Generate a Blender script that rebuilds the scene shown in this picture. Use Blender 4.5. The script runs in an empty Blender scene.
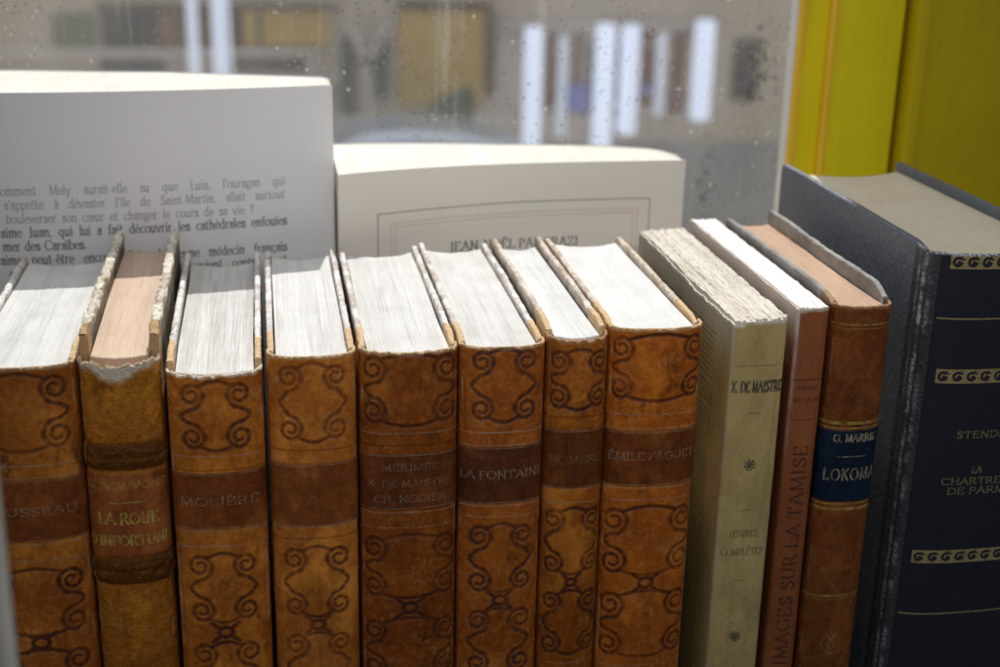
import bpy, math, random
import numpy as np
from mathutils import Matrix, Vector
rng = np.random.default_rng(7)
random.seed(7)
SC = bpy.context.scene
COL = SC.collection

# ------------------------------------------------------------------ camera
F = 1364.0
def _n(v): return v/np.linalg.norm(v)
_dy = _n(np.array([-245., 472.5, F]))
_Y = (245*90+F*F)/472.5
_dz = -_n(np.array([-90., -_Y, F])); _dz = _n(_dz-_dz.dot(_dy)*_dy)
_h = lambda v: np.array([v[0], v[1], -v[2]])
_DY, _DZ = _h(_dy), _h(_dz)
R = np.array([np.cross(_DY, _DZ), _DY, _DZ])
CAM = np.array([-0.1395, -0.4033, 0.3047])
def at(px, py, y):
    """world point on the plane y=const seen at that place of the photograph (1000x667)"""
    r = R@np.array([px-500, 333.5-py, -F]); t = (y-CAM[1])/r[1]
    return CAM+r*t
cam = bpy.data.cameras.new('camera'); co = bpy.data.objects.new('camera', cam); COL.objects.link(co)
M = Matrix([list(R[i]) + [CAM[i]] for i in range(3)] + [[0, 0, 0, 1]])
co.matrix_world = M
cam.sensor_width = 36; cam.lens = 36*F/1000; cam.clip_start = .02; cam.clip_end = 200
cam.dof.use_dof = True; cam.dof.focus_distance = .445; cam.dof.aperture_fstop = 11
SC.camera = co

# ------------------------------------------------------------------ world, light
w = bpy.data.worlds.new('World'); SC.world = w; w.use_nodes = True
nt = w.node_tree; bg = nt.nodes['Background']
bg.inputs[0].default_value = (.93, .97, 1.0, 1); bg.inputs[1].default_value = 1.0
_tc = nt.nodes.new('ShaderNodeTexCoord'); _sx = nt.nodes.new('ShaderNodeSeparateXYZ'); nt.links.new(_tc.outputs['Generated'], _sx.inputs[0])
_rp = nt.nodes.new('ShaderNodeValToRGB'); nt.links.new(_sx.outputs[2], _rp.inputs[0])     # sky: dim at the skyline, bright overhead
_mp = nt.nodes.new('ShaderNodeMapRange'); nt.links.new(_sx.outputs[2], _mp.inputs[0]); _mp.inputs[1].default_value = -1; _mp.inputs[2].default_value = 1
nt.links.new(_mp.outputs[0], _rp.inputs[0]); _e = _rp.color_ramp.elements
_e[0].position = .35; _e[0].color = (.03, .03, .03, 1); _e[1].position = .95; _e[1].color = (.52, .55, .59, 1)
_x = _e.new(.5); _x.color = (.062, .064, .067, 1)
nt.links.new(_rp.outputs[0], bg.inputs[0])
s = bpy.data.lights.new('sun', 'SUN'); s.energy = 4.3; s.angle = math.radians(.6); s.color = (1, .98, .95)
so = bpy.data.objects.new('sun', s); COL.objects.link(so)
el, az = math.radians(52), math.radians(10)
d = Vector((math.sin(az)*math.cos(el), math.cos(az)*math.cos(el), math.sin(el)))
so.rotation_euler = d.to_track_quat('Z', 'Y').to_euler()
lp_ = bpy.data.lights.new('fill_lamp', 'AREA'); lp_.shape = 'DISK'; lp_.size = .16; lp_.energy = .108; lp_.color = (1, .93, .85); lp_.spread = math.radians(42)  # added fill lamp behind the camera, brightens the upper spines
lo = bpy.data.objects.new('fill_lamp', lp_); COL.objects.link(lo); lo.location = (-.08, -.56, .52)
lo.rotation_euler = (Vector(lo.location)-Vector((-.06, .14, .235))).to_track_quat('Z', 'Y').to_euler()
SC.view_settings.view_transform = 'Standard'; SC.view_settings.look = 'None'
SC.view_settings.exposure = 0; SC.view_settings.gamma = 1
SC.render.engine = 'CYCLES'
SC.cycles.max_bounces = 8; SC.cycles.transparent_max_bounces = 12

# ------------------------------------------------------------------ object helpers
def root(name, loc, label, cat, group=None, rz=0):
    o = bpy.data.objects.new(name, None); COL.objects.link(o); o.location = loc; o.rotation_euler[2] = rz
    o.empty_display_size = .02
    o['label'] = label; o['category'] = cat
    if group: o['group'] = group
    return o
def link(name, me, mat, parent=None, label=None):
    o = bpy.data.objects.new(name, me); COL.objects.link(o)
    if mat: me.materials.append(mat)
    if parent: o.parent = parent
    if label: o['label'] = label
    return o
def grid_mesh(name, P, attrs=None, smooth=True, close_u=False):
    """P[ny,nx,3] -> quad mesh with float point attributes"""
    ny, nx = P.shape[:2]
    me = bpy.data.meshes.new(name)
    idx = np.arange(ny*nx).reshape(ny, nx)
    if close_u: idx = np.concatenate([idx, idx[:, :1]], 1)
    q = np.stack([idx[:-1, :-1], idx[:-1, 1:], idx[1:, 1:], idx[1:, :-1]], -1).reshape(-1, 4)
    me.vertices.add(ny*nx); me.vertices.foreach_set('co', P.reshape(-1).astype(np.float32))
    me.loops.add(q.size); me.loops.foreach_set('vertex_index', q.reshape(-1).astype(np.int32))
    me.polygons.add(len(q)); me.polygons.foreach_set('loop_start', (np.arange(len(q))*4).astype(np.int32))
    me.polygons.foreach_set('use_smooth', np.full(len(q), smooth))
    me.update(calc_edges=True)
    for k, a in (attrs or {}).items():
        at_ = me.attributes.new(k, 'FLOAT', 'POINT'); at_.data.foreach_set('value', a.reshape(-1).astype(np.float32))
    return me
def boxes_mesh(name, L, bevel=0.0):
    import bmesh
    bm = bmesh.new()
    for (x0, x1, y0, y1, z0, z1) in L:
        g = bmesh.ops.create_cube(bm, size=1)['verts']
        for v in g:
            v.co = Vector(((x0+x1)/2+v.co.x*(x1-x0), (y0+y1)/2+v.co.y*(y1-y0), (z0+z1)/2+v.co.z*(z1-z0)))
    if bevel: bmesh.ops.bevel(bm, geom=bm.edges[:], offset=bevel, segments=2, affect='EDGES', profile=.6)
    me = bpy.data.meshes.new(name); bm.to_mesh(me); bm.free(); return me
def prism_mesh(name, pts, lo, hi, axis='y'):
    import bmesh
    bm = bmesh.new()
    def mk(p, t): return (p[0], t, p[1]) if axis == 'y' else ((t, p[0], p[1]) if axis == 'x' else (p[0], p[1], t))
    a = [bm.verts.new(mk(p, lo)) for p in pts]; b = [bm.verts.new(mk(p, hi)) for p in pts]
    n = len(pts)
    bm.faces.new(a); bm.faces.new(b[::-1])
    for i in range(n): bm.faces.new((a[i], b[i], b[(i+1) % n], a[(i+1) % n]))
    bmesh.ops.recalc_face_normals(bm, faces=bm.faces)
    me = bpy.data.meshes.new(name); bm.to_mesh(me); bm.free(); return me
def vnoise(shape, cells, seed=0, octaves=1):
    """smooth value noise on a grid"""
    r = np.random.default_rng(seed); out = np.zeros(shape); amp = 1; tot = 0
    cy, cx = cells
    for o in range(octaves):
        g = r.random((int(cy)+2, int(cx)+2))
        y = np.linspace(0, cy-1e-6, shape[0]); x = np.linspace(0, cx-1e-6, shape[1])
        yi, xi = y.astype(int), x.astype(int); fy, fx = y-yi, x-xi
        fy = (fy*fy*(3-2*fy))[:, None]; fx = (fx*fx*(3-2*fx))[None]
        a = g[yi][:, xi]; b = g[yi][:, xi+1]; c = g[yi+1][:, xi]; dd = g[yi+1][:, xi+1]
        out += amp*((a*(1-fx)+b*fx)*(1-fy)+(c*(1-fx)+dd*fx)*fy); tot += amp
        amp *= .5; cy, cx = cy*2, cx*2
    return out/tot
def sstep(a, b, x):
    t = np.clip((x-a)/(b-a), 0, 1); return t*t*(3-2*t)

# ------------------------------------------------------------------ lettering: a pen-drawn roman alphabet
def arc(cx, cy, rx, ry, a0, a1, n=12):
    return [(cx+rx*math.cos(math.radians(a0+(a1-a0)*i/n)), cy+ry*math.sin(math.radians(a0+(a1-a0)*i/n))) for i in range(n+1)]
def crom(p, n=7):
    p = [p[0]]+list(p)+[p[-1]]; o = []
    for i in range(1, len(p)-2):
        for k in range(n):
            t = k/n
            o.append(tuple(.5*((2*p[i][j])+(-p[i-1][j]+p[i+1][j])*t+(2*p[i-1][j]-5*p[i][j]+4*p[i+1][j]-p[i+2][j])*t*t+(-p[i-1][j]+3*p[i][j]-3*p[i+1][j]+p[i+2][j])*t**3) for j in (0, 1)))
    o.append(p[-2]); return o
S_ = lambda *a: [(a[i], a[i+1]) for i in range(0, len(a), 2)]
X = .66
sC = crom(S_(.56, .82, .42, .98, .22, .95, .12, .76, .25, .58, .45, .45, .58, .26, .46, .05, .24, .0, .08, .17))
sc = crom([(x*.72, y*X) for x, y in S_(.54, .82, .4, .98, .2, .93, .13, .74, .28, .56, .47, .44, .57, .24, .44, .04, .22, .0, .08, .19)])
G = {
 'A': (.78, [S_(.02, 0, .38, 1), S_(.38, 1, .76, 0), S_(.15, .36, .6, .36)]),
 'B': (.68, [S_(.12, 0, .12, 1), S_(.02, 1, .36, 1)+arc(.36, .76, .2, .24, 90, -90)+S_(.12, .52), S_(.36, .52)+arc(.36, .26, .26, .26, 90, -90)+S_(.02, 0)]),
 'C': (.8, [arc(.46, .5, .42, .5, 40, 320, 18)]),
 'D': (.8, [S_(.12, 0, .12, 1), S_(.02, 1, .34, 1)+arc(.34, .5, .42, .5, 90, -90)+S_(.02, 0)]),
 'E': (.66, [S_(.12, 0, .12, 1), S_(.02, 1, .56, 1, .57, .84), S_(.12, .52, .46, .52), S_(.02, 0, .6, 0, .63, .18)]),
 'F': (.62, [S_(.12, 0, .12, 1), S_(.02, 1, .56, 1, .57, .84), S_(.12, .52, .46, .52)]),
 'G': (.84, [arc(.46, .5, .42, .5, 40, 320, 18), S_(.76, .44, .76, .12), S_(.6, .44, .88, .44)]),
 'H': (.82, [S_(.12, 0, .12, 1), S_(.7, 0, .7, 1), S_(.12, .52, .7, .52)]),
 'I': (.28, [S_(.14, 0, .14, 1)]),
 'J': (.42, [S_(.28, 1, .28, .12)+arc(.12, .1, .16, .22, 0, -110, 6)]),
 'K': (.76, [S_(.12, 0, .12, 1), S_(.66, 1, .14, .48), S_(.28, .6, .7, 0)]),
 'L': (.62, [S_(.12, 0, .12, 1), S_(.02, 0, .57, 0, .6, .2)]),
 'M': (.96, [S_(.1, 0, .14, 1), S_(.14, 1, .46, .04), S_(.46, .04, .8, 1), S_(.8, 1, .86, 0)]),
 'N': (.82, [S_(.12, 0, .12, 1), S_(.12, 1, .7, 0), S_(.7, 0, .7, 1)]),
 'O': (.88, [arc(.44, .5, .42, .5, 0, 360, 24)]),
 'P': (.64, [S_(.12, 0, .12, 1), S_(.02, 1, .34, 1)+arc(.34, .73, .24, .27, 90, -90)+S_(.12, .46)]),
 'Q': (.88, [arc(.44, .5, .42, .5, 0, 360, 24), S_(.44, .1, .85, -.2)]),
 'R': (.74, [S_(.12, 0, .12, 1), S_(.02, 1, .34, 1)+arc(.34, .74, .22, .26, 90, -90)+S_(.12, .48), S_(.34, .48, .7, 0)]),
 'S': (.62, [sC]),
 'T': (.74, [S_(.37, 0, .37, 1), S_(.04, .84, .05, 1, .69, 1, .7, .84)]),
 'U': (.8, [S_(.12, 1, .12, .3)+arc(.4, .3, .28, .3, 180, 360)+S_(.68, 1)]),
 'V': (.78, [S_(.04, 1, .4, 0), S_(.4, 0, .74, 1)]),
 'X': (.76, [S_(.06, 1, .7, 0), S_(.06, 0, .68, 1)]),
 'Z': (.68, [S_(.08, .84, .08, 1, .6, 1, .05, 0, .6, 0, .63, .18)]),
 'Œ': (1.2, [arc(.44, .5, .42, .5, 40, 320, 20), S_(.66, 0, .66, 1), S_(.44, 1, 1.1, 1, 1.11, .84), S_(.66, .52, 1, .52), S_(.44, 0, 1.12, 0, 1.15, .18)]),
 'a': (.5, [crom(S_(.1, .52, .2, .65, .36, .62, .39, .48))+S_(.39, .05, .5, .02), arc(.25, .18, .17, .2, 35, 330, 12)]),
 'b': (.58, [S_(.12, 0, .12, 1.02), arc(.32, .33, .22, .33, 150, -150, 16)]),
 'c': (.5, [arc(.3, .33, .24, .33, 50, 315, 14)]),
 'd': (.6, [S_(.46, 0, .46, 1.02), arc(.26, .33, .22, .33, 30, 330, 16)]),
 'e': (.52, [S_(.06, .36, .48, .36)+arc(.28, .35, .21, .3, 5, 180, 8)+arc(.3, .33, .25, .33, 180, 318, 8)]),
 'f': (.36, [S_(.16, 0, .16, .8)+arc(.32, .8, .16, .22, 180, 55, 6), S_(.03, .64, .34, .64)]),
 'g': (.52, [arc(.25, .42, .18, .23, 0, 360, 14), S_(.36, .6, .5, .64), crom(S_(.14, .24, .1, .1, .3, .04, .46, -.06, .42, -.24, .22, -.3, .06, -.2, .14, -.02))]),
 'h': (.62, [S_(.12, 0, .12, 1.02), crom(S_(.12, .5, .26, .64, .42, .62, .48, .45))+S_(.48, 0)]),
 'i': (.26, [S_(.13, 0, .13, .64), S_(.12, .9, .14, .93)]),
 'ı': (.26, [S_(.13, 0, .13, .64)]),
 'j': (.26, [S_(.14, .64, .14, -.1)+arc(.02, -.1, .12, .18, 0, -110, 5), S_(.13, .9, .15, .93)]),
 'l': (.26, [S_(.13, 0, .13, 1.02)]),
 'm': (.92, [S_(.12, 0, .12, .64), crom(S_(.12, .5, .24, .64, .38, .62, .44, .45))+S_(.44, 0), crom(S_(.44, .5, .56, .64, .72, .62, .78, .45))+S_(.78, 0)]),
 'n': (.62, [S_(.12, 0, .12, .64), crom(S_(.12, .5, .26, .64, .42, .62, .48, .45))+S_(.48, 0)]),
 'o': (.56, [arc(.28, .33, .24, .33, 0, 360, 18)]),
 'p': (.6, [S_(.12, -.3, .12, .64), arc(.32, .33, .22, .33, 150, -150, 16)]),
 'q': (.6, [S_(.46, -.3, .46, .64), arc(.26, .33, .22, .33, 30, 330, 16)]),
 'r': (.42, [S_(.12, 0, .12, .64), crom(S_(.12, .46, .24, .62, .36, .62))]),
 's': (.44, [sc]),
 't': (.38, [S_(.15, .86, .15, .12)+arc(.26, .12, .11, .12, 180, 290, 5), S_(.02, .64, .33, .64)]),
 'u': (.62, [S_(.12, .64, .12, .16)+crom(S_(.12, .16, .2, .01, .36, .04, .48, .18)), S_(.48, .64, .48, 0)]),
 'v': (.54, [S_(.04, .64, .28, 0), S_(.28, 0, .5, .64)]),
 'x': (.54, [S_(.05, .64, .48, 0), S_(.05, 0, .47, .64)]),
 'y': (.54, [S_(.04, .64, .28, 0), S_(.5, .64, .26, -.08, .14, -.3, .04, -.26)]),
 'œ': (.86, [arc(.28, .33, .24, .33, 0, 360, 18), S_(.46, .36, .8, .36)+arc(.62, .35, .19, .3, 5, 180, 8)+arc(.64, .33, .22, .33, 180, 318, 8)]),
 '.': (.24, [S_(.11, .03, .13, .05)]), ',': (.24, [S_(.13, .05, .06, -.14)]), "'": (.22, [S_(.12, 1, .08, .76)]),
 '-': (.38, [S_(.06, .3, .32, .3)]), '?': (.46, [crom(S_(.06, .8, .2, 1, .4, .86, .32, .62, .22, .48, .22, .28)), S_(.21, .03, .23, .05)]),
}
ACC = {'é': ('e', 1), 'è': ('e', 2), 'ê': ('e', 3), 'à': ('a', 2), 'â': ('a', 3), 'î': ('ı', 3), 'ï': ('ı', 4), 'É': ('E', 1), 'È': ('E', 2), 'Ë': ('E', 4)}
def glyph(ch):
    if ch in ACC:
        b, k = ACC[ch]; w_, st = G[b]; y = .8 if b.islower() or b == 'ı' else 1.14; c = w_/2
        ex = {1: [S_(c-.04, y, c+.12, y+.16)], 2: [S_(c+.04, y, c-.12, y+.16)], 3: [S_(c-.13, y, c, y+.13, c+.13, y)],
              4: [S_(c-.12, y+.05, c-.1, y+.07), S_(c+.1, y+.05, c+.12, y+.07)]}[k]
        return w_, st, ex
    if ch == 'ç': w_, st = G['c']; return w_, st, [S_(.3, 0, .34, -.12, .22, -.22)]
    w_, st = G[ch]; return w_, st, []
SERIF_Y = (0, .64, 1, 1.02, -.3)
def adv(ch, tr): return (.34 if ch == ' ' else glyph(ch)[0]+tr)
class Raster:
    """float layers over a rectangle u0..u1, v0..v1 (metres)"""
    def __init__(s, u0, u1, v0, v1, res):
        s.u0, s.v0 = u0, v0; s.nx = max(4, int(round((u1-u0)/res))+1); s.ny = max(4, int(round((v1-v0)/res))+1)
        s.U = np.linspace(u0, u1, s.nx); s.V = np.linspace(v0, v1, s.ny); s.du = s.U[1]-s.U[0]; s.dv = s.V[1]-s.V[0]; s.L = {}
    def layer(s, k):
        if k not in s.L: s.L[k] = np.zeros((s.ny, s.nx))
        return s.L[k]
    def seg(s, k, a, b, hw, val=1, soft=None):
        A = s.layer(k); soft = soft or s.du*.9; m = hw+soft
        i0 = max(0, int((min(a[0], b[0])-m-s.u0)/s.du)); i1 = min(s.nx, int((max(a[0], b[0])+m-s.u0)/s.du)+2)
        j0 = max(0, int((min(a[1], b[1])-m-s.v0)/s.dv)); j1 = min(s.ny, int((max(a[1], b[1])+m-s.v0)/s.dv)+2)
        if i0 >= i1 or j0 >= j1: return
        u = s.U[None, i0:i1]; v = s.V[j0:j1, None]; dx, dy = b[0]-a[0], b[1]-a[1]; l2 = dx*dx+dy*dy+1e-18
        t = np.clip(((u-a[0])*dx+(v-a[1])*dy)/l2, 0, 1)
        dd = np.hypot(u-a[0]-t*dx, v-a[1]-t*dy)
        A[j0:j1, i0:i1] = np.maximum(A[j0:j1, i0:i1], val*np.clip(.5+(hw-dd)/soft, 0, 1))
    def line(s, k, pts, hw, val=1, soft=None):
        for a, b in zip(pts[:-1], pts[1:]): s.seg(k, a, b, hw, val, soft)
    def rect(s, k, u0, u1, v0, v1, val=1):
        A = s.layer(k); m = (s.U[None] >= u0)&(s.U[None] <= u1)&(s.V[:, None] >= v0)&(s.V[:, None] <= v1); A[m] = val
    def text(s, k, st, u, v, h, align='c', tr=.1, val=1, fit=None, thick=.075, thin=.028, vertical=False, squash=1, soft=None, wobble=0):
        wd = sum(adv(c, tr) for c in st)-tr; nsp = st.count(' '); ex = 0; sx = squash
        if fit and align == 'j': ex = (fit/h/sx-wd)/max(1, nsp)
        elif fit: sx = min(sx, fit/h/wd) if align != 'f' else fit/h/wd
        x = {'c': -wd/2, 'f': -wd/2, 'l': 0, 'j': 0, 'r': -wd}[align]
        for c in st:
            if c == ' ': x += .34+ex; continue
            w_, A, E = glyph(c)
            wy = wobble*random.uniform(-1, 1)
            def T(p):
                q = ((x+p[0])*h*sx, (p[1]+wy)*h)
                return (u-q[1], v+q[0]) if vertical else (u+q[0], v+q[1])
            for st_ in A+E:
                for a, b in zip(st_[:-1], st_[1:]):
                    dx, dy = b[0]-a[0], b[1]-a[1]; L = math.hypot(dx, dy)+1e-9
                    th = thin+(thick-thin)*min(1, abs(dy)/L*(1.0 if dx*dy <= 0 else .75))**1.2
                    s.seg(k, T(a), T(b), th*h*(1.35 if L < .05 else 1), val, soft)
                if len(st_) < 2 or c in ".,'-?" or st_ in E: continue
                for e, o in ((st_[0], st_[1]), (st_[-1], st_[-2])):
                    if min(abs(e[1]-y) for y in SERIF_Y) < .015 and abs(e[1]-o[1]) > .5*abs(e[0]-o[0])+.05 and abs(e[1]-o[1]) > .12:
                        full = c.isupper() or e[1] < .3
                        s.seg(k, T((e[0]-.1, e[1])), T((e[0]+(.1 if full else 0), e[1])), thin*h*.9, val, soft)
            x += w_+tr
def cell(r, cx, cy, W, H, hw, narrow=.42, val=1, tilt=0):
    """one tooled cartouche: four curled corners joined by arches"""
    Rr = W*(.170 if narrow < .45 else .146)
    Rr = min(Rr, H*.185)
    qx, qy = W/2-Rr, H/2-Rr*.98
    for sx in (-1, 1):
        for sy in (-1, 1):
            k = random.uniform(.94, 1.06); R0 = Rr*k
            p = [(W/2*.95, 0), (W/2*.935, H*.03), (W/2*.85, H*.068), (qx+R0*.12, max(H*.098, qy-R0*1.3)), (qx-R0*.55, qy-R0*.98), (qx-R0, qy-R0*.1)]
            for i in range(1, 12):
                t = math.radians(180-i*45); rr = R0*(1-.72*i/11); p.append((qx+rr*math.cos(t), qy+rr*math.sin(t)))
            pts = crom([(cx+sx*x, cy+sy*y) for x, y in p], 6); v = val*random.uniform(.75, 1); n = len(pts)
            for i, (a_, b_) in enumerate(zip(pts[:-1], pts[1:])):
                r.seg('ink', a_, b_, hw*(1.12-.35*abs(i/n-.35)*1.5), v*(.85+.15*math.sin(i*.9)), soft=hw*1.2)
    for sy in (-1, 1):
        e_ = qx-Rr*.62
        p = crom([(cx+x, cy+sy*y) for x, y in ((-e_, qy+Rr*.72), (-e_*.72, H/2*.985), (-e_*.35, H/2*1.05), (0, H/2*1.07), (e_*.35, H/2*1.05), (e_*.72, H/2*.985), (e_, qy+Rr*.72))], 5)
        r.line('ink', p, hw*.95, val*random.uniform(.6, 1), soft=hw*1.2)
def ring(r, cx, cy, a, hw, gap):
    r.line('ink', arc(cx, cy, a, a*.8, 0, 360, 20), hw, .95, soft=hw)
    for sx in (-1, 1):
        for sy in (-1, 1): r.line('ink', [(cx+sx*a*.8, cy+sy*a*.6), (cx+sx*a*1.9, cy+sy*(gap/2+a*.2))], hw*1.05, .9, soft=hw)

# ------------------------------------------------------------------ materials
def mat(name):
    m = bpy.data.materials.new(name); m.use_nodes = True; n = m.node_tree
    return m, n.nodes, n.links, n.nodes['Principled BSDF']
class NB:
    def __init__(s, name): s.m, s.N, s.L, s.P = mat(name); s.tc = s.N.new('ShaderNodeTexCoord')
    def new(s, t, **k):
        o = s.N.new(t)
        for a, b in k.items(): setattr(o, a, b)
        return o
    def coord(s, scale=(1, 1, 1), seed=0, src='Object'):
        mp = s.new('ShaderNodeMapping'); s.L.new(s.tc.outputs[src], mp.inputs[0])
        mp.inputs['Scale'].default_value = scale; mp.inputs['Location'].default_value = (seed*1.37, seed*.91, seed*2.13); return mp.outputs[0]
    def noise(s, scale, detail=4, rough=.55, stretch=(1, 1, 1), seed=0, dist=0):
        o = s.new('ShaderNodeTexNoise'); s.L.new(s.coord(stretch, seed), o.inputs['Vector'])
        o.inputs['Scale'].default_value = scale; o.inputs['Detail'].default_value = detail; o.inputs['Roughness'].default_value = rough; o.inputs['Distortion'].default_value = dist
        return o.outputs['Fac']
    def voro(s, scale, feature='F1', stretch=(1, 1, 1), seed=0, out='Distance'):
        o = s.new('ShaderNodeTexVoronoi', feature=feature); s.L.new(s.coord(stretch, seed), o.inputs['Vector']); o.inputs['Scale'].default_value = scale
        return o.outputs[out]
    def ramp(s, f, *st):
        o = s.new('ShaderNodeValToRGB'); e = o.color_ramp.elements
        while len(e) < len(st): e.new(.5)
        for i, (p, c) in enumerate(st):
            e[i].position = p; c = (c, c, c) if not hasattr(c, '__len__') else c; e[i].color = (*c, 1)
        s.L.new(f, o.inputs[0]); return o.outputs[0]
    def attr(s, k):
        o = s.new('ShaderNodeAttribute', attribute_name=k); return o.outputs['Fac']
    def math(s, op, a, b=None, clamp=False):
        o = s.new('ShaderNodeMath', operation=op, use_clamp=clamp)
        for i, v in enumerate((a, b)):
            if v is None: continue
            if isinstance(v, (int, float)): o.inputs[i].default_value = v
            else: s.L.new(v, o.inputs[i])
        return o.outputs[0]
    def mix(s, f, a, b, bt='MIX'):
        o = s.new('ShaderNodeMix', data_type='RGBA', blend_type=bt, clamp_factor=True)
        for i, v in ((0, f), (6, a), (7, b)):
            if isinstance(v, (int, float)): o.inputs[i].default_value = v
            elif isinstance(v, tuple): o.inputs[i].default_value = (*v, 1)
            else: s.L.new(v, o.inputs[i])
        return o.outputs[2]
    def out(s, col, rough=.6, bump=None, bd=.0002, bs=1.0, spec=.4, extra=None):
        for nm, v in (('Base Color', col), ('Roughness', rough)):
            if isinstance(v, tuple): s.P.inputs[nm].default_value = (*v, 1)
            elif isinstance(v, (int, float)): s.P.inputs[nm].default_value = v
            else: s.L.new(v, s.P.inputs[nm])
        s.P.inputs['Specular IOR Level'].default_value = spec
        if bump is not None:
            b = s.new('ShaderNodeBump'); b.inputs['Distance'].default_value = bd; b.inputs['Strength'].default_value = bs
            s.L.new(bump, b.inputs['Height']); s.L.new(b.outputs[0], s.P.inputs['Normal'])
        return s.m
def leather(name, lt, dk, ink=(.05, .018, .014), gilt=(.36, .30, .22), seed=0, rimc=(.62, .46, .27), gs=1, bumpd=.00025, mott=.5, suede=0, scuff=.42):
    b = NB(name)
    n1 = b.noise(70, 5, .6, (1, 1, .7), seed); n2 = b.noise(420, 6, .65, (1, 1, 1), seed+3); n3 = b.noise(2200, 3, .6, seed=seed+5)
    c = b.mix(b.ramp(n1, (.34, 0), (.66, 1)), lt, dk)
    c = b.mix(b.math('MULTIPLY', b.ramp(n2, (.40, 0), (.70, 1)), mott), c, tuple(x*.38 for x in dk))
    c = b.mix(b.math('MULTIPLY', b.ramp(n2, (.25, 1), (.42, 0)), .45), c, tuple(min(1, x*1.35) for x in lt))
    c = b.mix(b.math('MULTIPLY', b.ramp(n3, (.35, 1), (.6, 0)), .3), c, tuple(x*.5 for x in dk))
    pw = b.noise(48, 5, .7, (1, 1, .6), seed+31)
    c = b.mix(b.math('MULTIPLY', b.ramp(pw, (.52, 0), (.68, 1)), .6), c, (min(1, lt[0]*1.5), min(1, lt[1]*1.75), min(1, lt[2]*1.6)))
    c = b.mix(b.math('MULTIPLY', b.ramp(b.noise(95, 6, .75, (1, 1, .8), seed+37), (.57, 0), (.68, 1)), .7), c, tuple(x*.30 for x in dk))
    c = b.mix(b.math('MULTIPLY', b.ramp(b.noise(700, 3, .6, seed=seed+41), (.66, 0), (.72, 1)), .55), c, (min(1, lt[0]*1.5), min(1, lt[1]*1.8), min(1, lt[2]*2.2)))
    # pale scuffs where the grain is rubbed through
    sf = b.math('MULTIPLY', b.ramp(b.noise(540, 6, .8, (1, 1, .7), seed+71), (.52, 0), (.64, 1)), b.ramp(b.noise(85, 3, .6, seed=seed+73), (.42, .05), (.62, 1)))
    c = b.mix(b.math('MULTIPLY', sf, scuff), c, (.58, .36, .16))
    # old scratches and rubbed spots
    sc_ = b.noise(300, 3, .5, (1, 1, .12), seed+9)
    c = b.mix(b.math('MULTIPLY', b.ramp(sc_, (.62, 0), (.72, 1)), .35), c, tuple(x*.45 for x in dk))
    wearn = b.math('MULTIPLY', b.ramp(b.noise(260, 5, .7, seed=seed+11), (.30, .5), (.44, 1)), b.ramp(b.noise(60, 3, .6, seed=seed+51), (.34, .6), (.48, 1)))
    c = b.mix(b.math('MULTIPLY', b.math('MULTIPLY', b.attr('ink'), wearn), .95), c, ink)
    c = b.mix(b.math('MULTIPLY', b.attr('dark'), .8), c, tuple(x*.35 for x in dk))
    g = b.math('MULTIPLY', b.attr('gilt'), b.ramp(b.noise(500, 4, .7, seed=seed+13), (.36, .12), (.6, 1)))
    c = b.mix(b.math('MULTIPLY', g, gs), c, gilt)
    rim = b.math('MULTIPLY', b.attr('rim'), b.ramp(n2, (.3, .55), (.6, 1)))
    c = b.mix(rim, c, rimc)
    c = b.mix(b.attr('tear'), c, (.72, .66, .56))
    h = b.math('ADD', b.math('MULTIPLY', n2, .5+suede), b.math('MULTIPLY', n3, .35+suede))
    h = b.math('SUBTRACT', h, b.math('MULTIPLY', b.attr('ink'), .9))
    v = b.voro(1500, 'F1', seed=seed); h = b.math('ADD', h, b.math('MULTIPLY', v, .35))
    return b.out(c, b.ramp(n2, (.3, .42), (.7, .66)), h, bumpd, .8, .14)
def board_mat(name, paper, spk, seed, tan=(.70, .50, .29)):
    b = NB(name)
    n1 = b.noise(190, 6, .75, (1, .45, 1), seed); n2 = b.noise(900, 4, .7, seed=seed+2)
    c = b.mix(b.ramp(n1, (.47, 0), (.58, .85)), paper, spk)
    c = b.mix(b.ramp(b.noise(75, 4, .7, (1, 1, 1), seed+3), (.50, 0), (.62, .55)), c, (.46, .33, .22))
    c = b.mix(b.ramp(n2, (.56, 0), (.66, .8)), c, (.80, .78, .72))
    c = b.mix(b.ramp(b.noise(600, 3, .5, seed=seed+7), (.64, 0), (.7, .85)), c, (.10, .06, .045))
    t = b.mix(b.ramp(n2, (.5, 0), (.74, .9)), tan, tuple(x*.45 for x in tan))
    c = b.mix(b.attr('leather'), c, t)
    # cover paper on the flat sides
    c = b.mix(b.attr('side'), c, b.mix(b.ramp(n1, (.4, 0), (.6, 1)), tuple(x*.55 for x in spk), tuple(x*.25 for x in spk)))
    return b.out(c, .75, b.math('ADD', n1, n2), .0004, .7, .2)
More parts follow.
